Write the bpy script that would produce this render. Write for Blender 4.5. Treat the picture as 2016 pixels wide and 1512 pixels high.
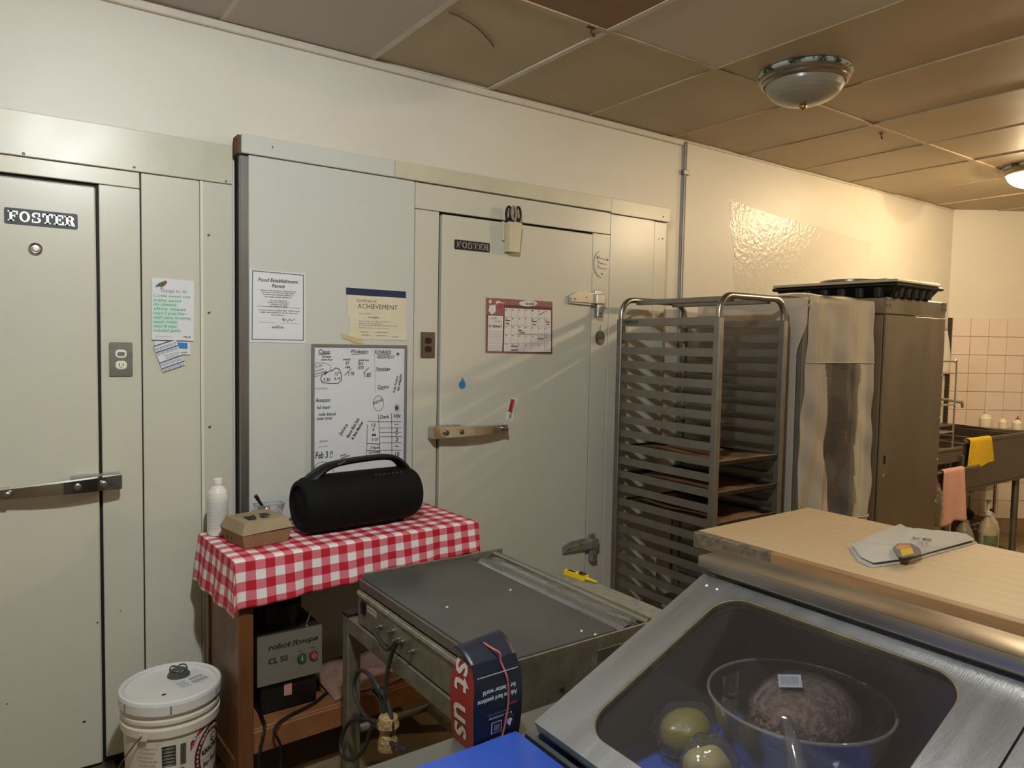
import bpy, bmesh, math, random
from mathutils import Vector, Matrix
for o in list(bpy.data.objects): bpy.data.objects.remove(o)
scn = bpy.context.scene
COL = scn.collection
rnd = random.Random(7)
PI = math.pi
# ------------------------------------------------------------------ camera
CAMH = 1.53
FPX = 1434.73
yaw, pitch, roll = math.radians(54.6326), math.radians(-3.27), math.radians(1.0612)
fw = Vector((math.cos(yaw)*math.cos(pitch), math.sin(yaw)*math.cos(pitch), math.sin(pitch)))
r0 = Vector((math.sin(yaw), -math.cos(yaw), 0)); u0 = r0.cross(fw)
rt = math.cos(roll)*r0 + math.sin(roll)*u0
up = -math.sin(roll)*r0 + math.cos(roll)*u0
CP = Vector((0, 0, CAMH))
cam = bpy.data.cameras.new('camera'); camo = bpy.data.objects.new('camera', cam); COL.objects.link(camo)
mw = Matrix((( rt.x, up.x, -fw.x, 0), (rt.y, up.y, -fw.y, 0), (rt.z, up.z, -fw.z, CAMH), (0, 0, 0, 1)))
camo.matrix_world = mw
cam.sensor_fit = 'HORIZONTAL'; cam.sensor_width = 36.0; cam.lens = 36.0*FPX/2016.0
cam.clip_start = 0.02; cam.clip_end = 60
scn.camera = camo
# ------------------------------------------------------------------ world, exposure
w = bpy.data.worlds.new('world'); scn.world = w; w.use_nodes = True
w.node_tree.nodes['Background'].inputs[0].default_value = (0.6, 0.7, 0.9, 1)
w.node_tree.nodes['Background'].inputs[1].default_value = 0.0
scn.view_settings.view_transform = 'Standard'; scn.view_settings.look = 'None'
scn.view_settings.gamma = 1.0; scn.view_settings.use_curve_mapping = False
scn.view_settings.exposure = 0.48
LAMP_NEAR, LAMP_FAR, LAMP_MID = 110.0, 46.0, 108.0          # radiance of the lit glass bowls
NEAR_COL, FAR_COL = (0.93, 0.99, 1.0), (1.0, 0.76, 0.46)
# ------------------------------------------------------------------ pixel -> known plane
def ray(px, py):
    return rt*((px-1008)/FPX) + up*(-(py-756)/FPX) + fw
def W(px, py, ax, v):
    d = ray(px, py); i = 'xyz'.index(ax)
    return CP + d*((v-CP[i])/d[i])
def depth(p): return (Vector(p)-CP).dot(fw)
# ------------------------------------------------------------------ materials
def lin(c):
    if isinstance(c, str):
        c = tuple(int(c[i:i+2], 16)/255 for i in (0, 2, 4))
        return tuple((x/12.92 if x <= 0.04045 else ((x+0.055)/1.055)**2.4) for x in c)
    return c
MATS = {}
def mat(name, col, rough=0.5, metal=0.0, var=0.0, vscale=6.0, bump=0.0, bscale=30.0, stretch=(1, 1, 1), col2=None,
        spec=0.5, emit=0.0, alpha=1.0, trans=0.0, coat=0.0, rvar=0.0, thresh=None):
    if name in MATS: return MATS[name]
    m = bpy.data.materials.new(name); m.use_nodes = True; MATS[name] = m
    nt = m.node_tree; b = nt.nodes['Principled BSDF']; N = nt.nodes.new; L = nt.links.new
    c = lin(col); b.inputs['Base Color'].default_value = (*c, 1)
    b.inputs['Roughness'].default_value = rough; b.inputs['Metallic'].default_value = metal
    b.inputs['Specular IOR Level'].default_value = spec
    b.inputs['Coat Weight'].default_value = coat
    b.inputs['Transmission Weight'].default_value = trans
    b.inputs['Alpha'].default_value = alpha
    if emit:
        b.inputs['Emission Color'].default_value = (*c, 1); b.inputs['Emission Strength'].default_value = emit
    if var or bump or col2 is not None:
        tc = N('ShaderNodeTexCoord'); mp = N('ShaderNodeMapping'); L(tc.outputs['Object'], mp.inputs['Vector'])
        mp.inputs['Scale'].default_value = stretch
    if var or col2 is not None:
        n = N('ShaderNodeTexNoise'); n.inputs['Scale'].default_value = vscale; n.inputs['Detail'].default_value = 6
        n.inputs['Roughness'].default_value = 0.6
        L(mp.outputs['Vector'], n.inputs['Vector'])
        rp = N('ShaderNodeValToRGB'); L(n.outputs['Fac'], rp.inputs['Fac'])
        lo, hi = thresh or (0.3, 0.7)
        rp.color_ramp.elements[0].position = lo; rp.color_ramp.elements[1].position = hi
        c2 = lin(col2) if col2 is not None else tuple(x*(1-var) for x in c)
        rp.color_ramp.elements[0].color = (*c2, 1)
        rp.color_ramp.elements[1].color = (*(c if col2 is not None else tuple(min(1, x*(1+var*0.5)) for x in c)), 1)
        L(rp.outputs['Color'], b.inputs['Base Color'])
        if rvar:
            mr = N('ShaderNodeMapRange'); L(n.outputs['Fac'], mr.inputs['Value'])
            mr.inputs['To Min'].default_value = rough-rvar; mr.inputs['To Max'].default_value = rough+rvar
            L(mr.outputs['Result'], b.inputs['Roughness'])
    if bump:
        n2 = N('ShaderNodeTexNoise'); n2.inputs['Scale'].default_value = bscale; n2.inputs['Detail'].default_value = 3
        L(mp.outputs['Vector'], n2.inputs['Vector'])
        bp = N('ShaderNodeBump'); bp.inputs['Strength'].default_value = bump; bp.inputs['Distance'].default_value = 0.02
        L(n2.outputs['Fac'], bp.inputs['Height']); L(bp.outputs['Normal'], b.inputs['Normal'])
    return m
def clear_mat(name, tint=(1, 1, 1), refl=0.06, rough=0.05, haze=0.0, hazecol=(0.8, 0.8, 0.8), bump=0.0, bscale=40, hnoise=False):
    """see-through sheet: transparent + fresnel gloss + an even or blotchy haze"""
    m = bpy.data.materials.new(name); m.use_nodes = True; MATS[name] = m
    nt = m.node_tree; N = nt.nodes.new; L = nt.links.new
    nt.nodes.remove(nt.nodes['Principled BSDF']); out = nt.nodes['Material Output']
    t = N('ShaderNodeBsdfTransparent'); t.inputs[0].default_value = (*tint, 1)
    g = N('ShaderNodeBsdfGlossy'); g.inputs['Roughness'].default_value = rough; g.inputs[0].default_value = (1, 1, 1, 1)
    lw = N('ShaderNodeLayerWeight'); lw.inputs['Blend'].default_value = 0.5
    fr = N('ShaderNodeMath'); fr.operation = 'POWER'; fr.inputs[1].default_value = 5.0; L(lw.outputs['Facing'], fr.inputs[0])
    ad = N('ShaderNodeMath'); ad.operation = 'ADD'; ad.use_clamp = True; ad.inputs[1].default_value = refl; L(fr.outputs[0], ad.inputs[0])
    d = N('ShaderNodeBsdfDiffuse'); d.inputs[0].default_value = (*hazecol, 1)
    tl = N('ShaderNodeBsdfTranslucent'); tl.inputs[0].default_value = (*hazecol, 1)
    dm = N('ShaderNodeMixShader'); dm.inputs[0].default_value = 0.4; L(d.outputs[0], dm.inputs[1]); L(tl.outputs[0], dm.inputs[2])
    hm = N('ShaderNodeMixShader'); hm.inputs[0].default_value = haze; L(t.outputs[0], hm.inputs[1]); L(dm.outputs[0], hm.inputs[2])
    if hnoise:
        tc = N('ShaderNodeTexCoord'); n = N('ShaderNodeTexNoise'); n.inputs['Scale'].default_value = 9; n.inputs['Detail'].default_value = 8
        L(tc.outputs['Object'], n.inputs['Vector'])
        mr = N('ShaderNodeMapRange'); mr.inputs['From Min'].default_value = 0.35; mr.inputs['From Max'].default_value = 0.75
        mr.inputs['To Min'].default_value = haze*0.5; mr.inputs['To Max'].default_value = haze*1.8; L(n.outputs['Fac'], mr.inputs['Value'])
        L(mr.outputs['Result'], hm.inputs[0])
    mx = N('ShaderNodeMixShader'); L(ad.outputs[0], mx.inputs[0]); L(hm.outputs[0], mx.inputs[1]); L(g.outputs[0], mx.inputs[2])
    if bump:
        tc = N('ShaderNodeTexCoord'); n2 = N('ShaderNodeTexNoise'); n2.inputs['Scale'].default_value = bscale; L(tc.outputs['Object'], n2.inputs['Vector'])
        bp = N('ShaderNodeBump'); bp.inputs['Strength'].default_value = bump; L(n2.outputs['Fac'], bp.inputs['Height']); L(bp.outputs['Normal'], g.inputs['Normal'])
    L(mx.outputs[0], out.inputs['Surface'])
    return m
# palette
PAINT = mat('cream panel paint', 'cbc7b6', 0.31, 0, var=0.04, vscale=1.5, bump=0.07, bscale=2.5)
PAINT2 = mat('cream header paint', 'c8c2ab', 0.32, 0, var=0.12, vscale=5, bump=0.06, bscale=4, rvar=0.08)
GREYP = mat('pale grey panel paint', 'c7c8bf', 0.30, 0, var=0.025, vscale=1.2, bump=0.05, bscale=2.5)
WALLP = mat('cream wall paint', 'd5cfc1', 0.42, 0, var=0.05, vscale=1.6, bump=0.12, bscale=7, rvar=0.08)
TRIM = mat('cream trim paint', 'cfc6b4', 0.45, 0, var=0.1, vscale=8)
CEIL = mat('stained ceiling tile', 'b9a88a', 0.55, 0, var=0.10, vscale=1.5, bump=0.05, bscale=8)
CEILW = mat('pale ceiling tile', 'c9bcab', 0.55, 0, var=0.06, vscale=1.5)
CEILL = mat('lilac grey ceiling tile', 'bdb0a8', 0.45, 0, var=0.05, vscale=1.5)
CEILR = mat('rusty ceiling tile', '8f6a4c', 0.6, 0, var=0.2, vscale=2)
GRID = mat('ceiling grid paint', 'bda98b', 0.5, 0, var=0.2, vscale=6)
GRIDL = mat('pale ceiling grid paint', 'd2c8b8', 0.45, 0, var=0.15, vscale=6)
DARK = mat('dark chipped metal', '1a1716', 0.8)
GASKET_SHADE = mat('black gasket and gap shade', '161514', 0.7)  # rubber black; on the cores it also stands in for shade in panel gaps
STEEL = mat('brushed steel', 'a8a59d', 0.30, 1, var=0.12, vscale=8, bump=0.03, bscale=60, stretch=(1, 1, 12), rvar=0.08)
STEELD = mat('dull steel', '8c8880', 0.42, 1, var=0.2, vscale=5, rvar=0.1)
RACKM = mat('worn aluminium', '98938a', 0.45, 0.9, var=0.18, vscale=10, rvar=0.1)
CHROME = mat('chrome', 'd8d6d2', 0.08, 1)
WORN = mat('worn galvanised metal', '8e8878', 0.5, 0.75, var=0.35, vscale=14, bump=0.05, bscale=80)
FLOORM = mat('worn tan floor', '8f7a5c', 0.5, 0, var=0.35, vscale=4, bump=0.05, bscale=20)
BLACKP = mat('black plastic', '0d0d0e', 0.45)
WHITEP = mat('white plastic', 'dcd9d0', 0.35)
PAPER = mat('white paper', 'd9dadb', 0.6)
CREAMPAPER = mat('cream paper', 'd9cfb4', 0.6, var=0.08, vscale=12)
INK = mat('black ink', '15151a', 0.6)
INKG = mat('grey ink', '77767a', 0.7)
NAVY = mat('navy print', '1d2c4e', 0.5)
# ------------------------------------------------------------------ mesh builder
_txt = {}
def text_geo(body, bold=0.0, shear=0.0):
    k = (body, bold, shear)
    if k in _txt: return _txt[k]
    cu = bpy.data.curves.new('t', 'FONT'); cu.body = body; cu.size = 1.0; cu.shear = shear; cu.offset = bold; cu.resolution_u = 2
    ob = bpy.data.objects.new('t', cu); COL.objects.link(ob)
    bpy.context.view_layer.update()
    me = bpy.data.meshes.new_from_object(ob)
    vs = [v.co.copy() for v in me.vertices]; fs = [tuple(p.vertices) for p in me.polygons]
    bpy.data.objects.remove(ob); bpy.data.curves.remove(cu); bpy.data.meshes.remove(me)
    x0 = min([v.x for v in vs] or [0]); x1 = max([v.x for v in vs] or [1])
    _txt[k] = (vs, fs, x0, x1); return _txt[k]
class MB:
    def __init__(s, M=None): s.v, s.f, s.m, s.uv, s.mats = [], [], [], {}, []; s.M = M or Matrix.Identity(4)
    def mi(s, m):
        if m not in s.mats: s.mats.append(m)
        return s.mats.index(m)
    def add(s, vs, fs, m, uvs=None):
        b = len(s.v); k = s.mi(m)
        s.v += [s.M @ Vector(p) for p in vs]
        for i, f in enumerate(fs):
            if uvs: s.uv[len(s.f)] = [uvs[j] for j in f]
            s.f.append(tuple(b+j for j in f)); s.m.append(k)
        return s
    def box(s, a, b, m, bev=0.0, seg=1):
        x0, y0, z0 = [min(p, q) for p, q in zip(a, b)]; x1, y1, z1 = [max(p, q) for p, q in zip(a, b)]
        vs = [(x, y, z) for x in (x0, x1) for y in (y0, y1) for z in (z0, z1)]
        fs = [(0, 1, 3, 2), (4, 6, 7, 5), (0, 4, 5, 1), (2, 3, 7, 6), (0, 2, 6, 4), (1, 5, 7, 3)]
        if bev:
            bm = bmesh.new(); bv = [bm.verts.new(p) for p in vs]
            for f in fs: bm.faces.new([bv[i] for i in f])
            bmesh.ops.bevel(bm, geom=list(bm.edges), offset=min(bev, 0.49*min(x1-x0, y1-y0, z1-z0)), segments=seg, affect='EDGES', profile=0.5)
            bm.verts.index_update()
            vs = [v.co.copy() for v in bm.verts]; fs = [[v.index for v in f.verts] for f in bm.faces]; bm.free()
        return s.add(vs, fs, m)
    def hexa(s, p, m):
        """8 corners: bottom 4 (ccw) then top 4"""
        return s.add(p, [(3, 2, 1, 0), (4, 5, 6, 7), (0, 1, 5, 4), (1, 2, 6, 5), (2, 3, 7, 6), (3, 0, 4, 7)], m)
    def tube(s, pts, r, m, seg=8, closed=False, rs=None):
        pts = [Vector(p) for p in pts]; n = len(pts); vs, fs = [], []
        pn = None
        for i, p in enumerate(pts):
            t = (pts[(i+1) % n]-pts[i-1]) if closed else (pts[min(i+1, n-1)]-pts[max(i-1, 0)])
            if t.length < 1e-9: t = Vector((0, 0, 1))
            t.normalize()
            if pn is None:
                pn = t.cross(Vector((0, 0, 1)));
                if pn.length < 0.05: pn = t.cross(Vector((1, 0, 0)))
            pn = (pn-t*pn.dot(t)).normalized(); q = t.cross(pn)
            rr = rs[i] if rs else r
            for k in range(seg):
                a = 2*PI*k/seg; vs.append(p+(pn*math.cos(a)+q*math.sin(a))*rr)
        for i in range(n if closed else n-1):
            a, b = i*seg, ((i+1) % n)*seg
            for k in range(seg): fs.append((a+k, a+(k+1) % seg, b+(k+1) % seg, b+k))
        if not closed: fs += [tuple(range(seg))[::-1], tuple((n-1)*seg+k for k in range(seg))]
        return s.add(vs, fs, m)
    def cyl(s, a, b, r, m, seg=16, r2=None): return s.tube([a, b], r, m, seg, rs=[r, r if r2 is None else r2])
    def lathe(s, prof, m, c=(0, 0, 0), ax='z', seg=32, sx=1.0, sy=1.0, ms=None, uvw=None):
        """prof: (radius, height) list; ms: optional material per band"""
        vs, fs, n = [], [], len(prof)
        for r, h in prof:
            for k in range(seg):
                a = 2*PI*k/seg; p = (r*math.cos(a)*sx, r*math.sin(a)*sy, h)
                p = {'z': p, 'x': (p[2], p[0], p[1]), 'y': (p[0], p[2], p[1])}[ax]
                vs.append(Vector(c)+Vector(p))
        for i in range(n-1):
            fs = [(i*seg+k, i*seg+(k+1) % seg, (i+1)*seg+(k+1) % seg, (i+1)*seg+k) for k in range(seg)]
            s._part(vs, fs, (ms[i] if ms else m), seg, i)
        for i, rev in ((0, True), (n-1, False)):
            if prof[i][0] > 1e-5:
                f = tuple(range(seg)); s._part(vs, [tuple(i*seg+k for k in (f[::-1] if rev else f))], (ms[min(i, n-2)] if ms else m), seg, i)
        return s
    def _part(s, vs, fs, m, seg, i):
        idx = sorted({j for f in fs for j in f}); mp = {j: q for q, j in enumerate(idx)}
        s.add([vs[j] for j in idx], [tuple(mp[j] for j in f) for f in fs], m)
    def prism(s, poly, t, fr, m, mside=None):
        """poly 2d list in frame fr (Matrix: x right, y up, z outwards) extruded from 0 to t"""
        n = len(poly)
        vs = [fr @ Vector((x, y, t)) for x, y in poly]+[fr @ Vector((x, y, 0)) for x, y in poly]
        s.add(vs, [tuple(range(n)), tuple(range(2*n-1, n-1, -1))], m)
        s.add(vs, [(i, n+i, n+(i+1) % n, (i+1) % n) for i in range(n)], mside or m)
        return s
    def flat(s, poly, fr, m, e=0.0004):
        return s.add([fr @ Vector((x, y, e)) for x, y in poly], [tuple(range(len(poly)))], m)
    def rect(s, x0, y0, x1, y1, fr, m, e=0.0004): return s.flat([(x0, y0), (x1, y0), (x1, y1), (x0, y1)], fr, m, e)
    def stroke(s, pts, wd, fr, m, e=0.0006):
        for (a, b) in zip(pts, pts[1:]):
            a, b = Vector(a), Vector(b); d = b-a
            if d.length < 1e-7: continue
            d.normalize(); n = Vector((-d.y, d.x))*wd/2; d = d*wd*0.35
            s.flat([tuple(a-d-n), tuple(b+d-n), tuple(b+d+n), tuple(a-d+n)], fr, m, e)
        return s
    def text(s, body, x, y, size, fr, m, width=None, align='L', bold=0.0, shear=0.0, rot=0.0, e=0.0006):
        vs, fs, x0, x1 = text_geo(body, bold, shear)
        if not vs: return s
        k = size/0.69; kx = k if width is None else width/max(1e-6, (x1-x0))
        off = {'L': -x0, 'C': -(x0+x1)/2, 'R': -x1}[align]
        c, sn = math.cos(rot), math.sin(rot); P = []
        for v in vs:
            a, b = (v.x+off)*kx, v.y*k
            P.append(fr @ Vector((x+a*c-b*sn, y+a*sn+b*c, e)))
        return s.add(P, fs, m)
    def grid(s, fn, nu, nv, m, uvf=None, closeu=False):
        vs, uv = [], []
        for j in range(nv+1):
            for i in range(nu+(0 if closeu else 1)):
                u, v = i/nu, j/nv; vs.append(fn(u, v)); uv.append(uvf(u, v) if uvf else (u, v))
        W_ = nu if closeu else nu+1
        fs = [(j*W_+i, j*W_+(i+1) % W_, (j+1)*W_+(i+1) % W_, (j+1)*W_+i) for j in range(nv) for i in range(nu)]
        return s.add(vs, fs, m, uv)
def mesh_of(name, mb, org, smooth=35):
    me = bpy.data.meshes.new(name)
    me.from_pydata([tuple(p-org) for p in mb.v], [], mb.f)
    for m in mb.mats: me.materials.append(m)
    me.polygons.foreach_set('material_index', mb.m)
    if mb.uv:
        ul = me.uv_layers.new(name='UVMap')
        for i, p in enumerate(me.polygons):
            if i in mb.uv:
                for li, c in zip(p.loop_indices, mb.uv[i]): ul.data[li].uv = c
    me.polygons.foreach_set('use_smooth', [True]*len(me.polygons))
    me.set_sharp_from_angle(angle=math.radians(smooth))
    me.update(); return me
WPOS = {}
def tag(o, label=None, cat=None, group=None, kind=None):
    if label: o['label'] = label
    if cat: o['category'] = cat
    if group: o['group'] = group
    if kind: o['kind'] = kind
    return o
def obj(name, mb, parent=None, label=None, cat=None, group=None, kind=None, smooth=35, solid=0.0):
    xs = [p.x for p in mb.v]; ys = [p.y for p in mb.v]; zs = [p.z for p in mb.v]
    org = Vector(((min(xs)+max(xs))/2, (min(ys)+max(ys))/2, min(zs)))
    o = bpy.data.objects.new(name, mesh_of(name, mb, org, smooth)); COL.objects.link(o)
    o.location = org-(WPOS[parent.name] if parent else Vector((0, 0, 0)))
    if parent: o.parent = parent
    WPOS[o.name] = org
    if solid:
        md = o.modifiers.new('thickness', 'SOLIDIFY'); md.thickness = solid; md.offset = 0
    return tag(o, label, cat, group, kind)
def thing(name, loc, label=None, cat=None, group=None, kind=None):
    o = bpy.data.objects.new(name, None); COL.objects.link(o); o.location = loc; o.empty_display_size = 0.05
    WPOS[o.name] = Vector(loc); return tag(o, label, cat, group, kind)
def dup(o, parent, off):
    """copy of a part sharing its mesh, moved by off"""
    c = o.copy(); COL.objects.link(c); c.parent = parent; c.location = o.location+Vector(off)
    WPOS[c.name] = WPOS[o.name]+Vector(off); return c
def copy_tree(o, delta, parent=None):
    c = o.copy(); COL.objects.link(c)
    if parent: c.parent = parent
    else: c.location = o.location+Vector(delta)
    WPOS[c.name] = WPOS[o.name]+Vector(delta)
    for ch in [x for x in o.children]: copy_tree(ch, delta, c)
    return c
def wallframe(y, ox=0.0, oz=0.0, rot=0.0):
    """frame on a plane facing -Y: local x -> +X, y -> +Z, z -> -Y"""
    F = Matrix(((1, 0, 0, ox), (0, 0, -1, y), (0, 1, 0, oz), (0, 0, 0, 1)))
    return F @ Matrix.Rotation(rot, 4, 'Z')
def rrect(x0, y0, x1, y1, r, n=5):
    P = []
    for cx, cy, a0 in ((x1-r, y1-r, 0), (x0+r, y1-r, PI/2), (x0+r, y0+r, PI), (x1-r, y0+r, 1.5*PI)):
        for k in range(n+1):
            a = a0+PI/2*k/n; P.append((cx+r*math.cos(a), cy+r*math.sin(a)))
    return P
def ell(cx, cy, rx, ry, n=24, a0=0, a1=2*PI):
    m = n if abs(a1-a0) > 6.28 else n+1
    return [(cx+rx*math.cos(a0+(a1-a0)*k/n), cy+ry*math.sin(a0+(a1-a0)*k/n)) for k in range(m)]
def smooth_path(pts, n=8, closed=False):
    P = [Vector(p) for p in pts]; out = []; N_ = len(P)
    rng = range(N_ if closed else N_-1)
    for i in rng:
        if closed: a, b, c, d = P[i-1], P[i], P[(i+1) % N_], P[(i+2) % N_]
        else: a, b, c, d = P[max(i-1, 0)], P[i], P[i+1], P[min(i+2, N_-1)]
        for k in range(n):
            t = k/n
            out.append(0.5*((2*b)+(c-a)*t+(2*a-5*b+4*c-d)*t*t+(3*b-3*c+d-a)*t**3))
    if not closed: out.append(P[-1])
    return out

# ================================================================== SETTING
CZ = 2.685; WY = 2.86
CX, CYA = 6.45, 2.86                      # corner with the angled wall
TH = math.radians(35); AD = Vector((math.cos(TH), -math.sin(TH), 0)); AN = Vector((-math.sin(TH), -math.cos(TH), 0))
obj('floor', MB().box((-2.6, -3.2, -0.06), (9.2, 3.1, 0), FLOORM), kind='structure', label='worn tan kitchen floor')
obj('wall_left', MB().box((-2.6, WY, 0), (CX+0.05, WY+0.15, CZ+0.1), WALLP), kind='structure', label='cream painted wall behind the cooler fronts')
AW = thing('wall_far', (CX, CYA, 0), 'angled cream wall with pale pink tiles below', kind='structure')
def angled(a0, a1, z0, z1, d0, d1, m, mb=None):
    """box on the angled wall: a along it, z up, d outwards from the wall face"""
    mb = mb or MB(); C = Vector((CX, CYA, 0)); P = []
    for z in (z0, z1):
        for a, d in ((a0, d0), (a1, d0), (a1, d1), (a0, d1)): P.append(C+AD*a+AN*d+Vector((0, 0, z)))
    return mb.hexa(P, m)
obj('plaster', angled(-0.1, 3.2, 0, CZ+0.1, -0.15, 0, WALLP), AW)
for nm, a, b in (('wall_right', (9.0, -3.2, 0), (9.2, 1.4, CZ+0.1)), ('wall_back', (-2.6, -3.35, 0), (9.2, -3.2, CZ+0.1))):
    obj(nm, MB().box(a, b, WALLP), kind='structure', label='cream painted kitchen wall')
obj('wall_near', MB().box((-2.75, -3.2, 0), (-2.6, 3.0, CZ+0.1), WALLP), kind='structure', label='plain cream painted kitchen wall')

# ceiling: grid bars and tiles
CE = thing('ceiling', (2, 0, CZ), 'stained drop ceiling of large tan panels', kind='structure')
obj('ceiling_deck', MB().box((-2.7, -3.3, CZ+0.03), (9.2, 3.0, CZ+0.08), mat('bare brown deck board', '8a7a64', 0.8)), CE)
xs = [-2.32, -1.72, -1.11, -0.50, 0.10, 0.70, 1.287, 1.868, 2.474, 3.10, 3.71, 4.287, 4.865, 5.50, 6.14, 6.75, 7.36, 7.97, 8.58, 9.19]
ys = [2.86, 2.065, 0.845, -0.375, -1.595, -2.815]
special = {(5, 0): CEILL, (6, 0): CEIL, (6, 1): CEILR, (7, 1): CEILW, (8, 1): CEIL, (4, 0): CEILL, (9, 1): CEIL}
for i in range(len(xs)-1):
    for j in range(len(ys)-1):
        g = 0.004; z = CZ+rnd.uniform(-0.002, 0.004)
        x0, x1, y1, y0 = xs[i]+g, xs[i+1]-g, ys[j]-g, ys[j+1]+g
        m = special.get((i, j), CEIL)
        t = [rnd.uniform(-0.0025, 0.0035) for _ in range(4)]
        P = [(x0, y0, z+t[0]), (x1, y0, z+t[1]), (x1, y1, z+t[2]), (x0, y1, z+t[3])]
        obj('ceiling_tile', MB().hexa(P+[(p[0], p[1], z+0.02) for p in P], m), CE)
for x in xs[1:-1]:
    wd = 0.012 if x < 2.0 else 0.005
    for j in range(len(ys)-1):
        obj('grid_bar', MB().box((x-wd, ys[j+1]+0.013, CZ-0.0035), (x+wd, ys[j]-0.013, CZ+0.004), GRIDL if x < 2.0 else GRID), CE)
for y in ys[1:]:
    obj('main_grid_bar', MB().box((-2.6, y-0.012, CZ-0.004), (9.1, y+0.012, CZ+0.004), GRID), CE)
# trim along the wall top
obj('trim_1', MB().box((-2.6, WY-0.018, CZ-0.036), (3.17, WY, CZ-0.006), TRIM, 0.004), kind='structure', label='cream cove strip under the ceiling')
obj('trim_2', MB().box((3.20, WY-0.008, CZ-0.014), (CX, WY, CZ-0.004), TRIM, 0.002), kind='structure', label='thin cream strip under the ceiling')
# tiles on the angled wall and the strip of the left wall beside it
TILE = mat('pale pink glazed tile', 'dccbbd', 0.22, 0, var=0.05, vscale=3)
GROUT = mat('brown grout', '8d6f55', 0.8)
obj('grout', angled(0.02, 2.6, 0.0, 1.80, 0.0, 0.006, GROUT), AW)
ts = 0.152; zt = 1.80
base = None
for r in range(11):
    for c in range(12):
        a0 = 0.035+c*ts; z1 = zt-r*ts; z0 = max(0.02, z1-ts+0.0035)
        if z1 < 0.1: continue
        obj('wall_tile', angled(a0, a0+ts-0.0035, z0, z1-0.0005, 0.004, 0.011+rnd.uniform(0, 0.0015), TILE), AW)
obj('corner_strip', angled(0.0, 0.028, 0.9, 1.80, 0.0, 0.014, mat('dark metal strip', '3d3833', 0.5, 0.5)), AW)
wt = bpy.data.objects['wall_left']
TILEW = mat('cream glazed tile', 'e0cfb4', 0.25)
for r in range(6):
    for c in range(5):
        x1 = CX-0.03-c*ts; z1 = 1.66-r*ts
        obj('wall_tile', MB().box((x1-ts+0.0035, WY-0.008, z1-ts+0.0035), (x1, WY-0.0005, z1), TILEW), wt)
# glossier repainted area and small chips on the wall
gpx = [(1437, 392), (1440, 420), (1436, 445), (1442, 470), (1446, 500), (1443, 530), (1446, 575)]
pp = [(W(a, b, 'y', WY).x, W(a, b, 'y', WY).z) for a, b in gpx]
mb = MB(); mb.prism([(5.2, pp[-1][1]), (5.2, 2.30), (4.6, 2.34), (4.1, 2.36)]+pp, 0.0006, wallframe(WY-0.0001), mat('glossy repaint', 'd5cfc1', 0.27, 0, var=0.04, vscale=3, bump=0.25, bscale=35))
obj('paint_patch', mb, wt, label='glossier repainted patch')
# conduit
cd = thing('conduit', (3.19, WY-0.015, 0.0), 'thin grey metal conduit running down the cream wall', 'conduit')
obj('pipe', MB().tube([(3.19, WY-0.012, 0.02), (3.19, WY-0.012, CZ-0.012)], 0.009, mat('painted conduit', '8f8a80', 0.4, 0.6), 10), cd)
obj('clamp', MB().box((3.17, WY-0.024, 2.49), (3.215, WY, 2.515), STEELD, 0.002), cd)

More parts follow.
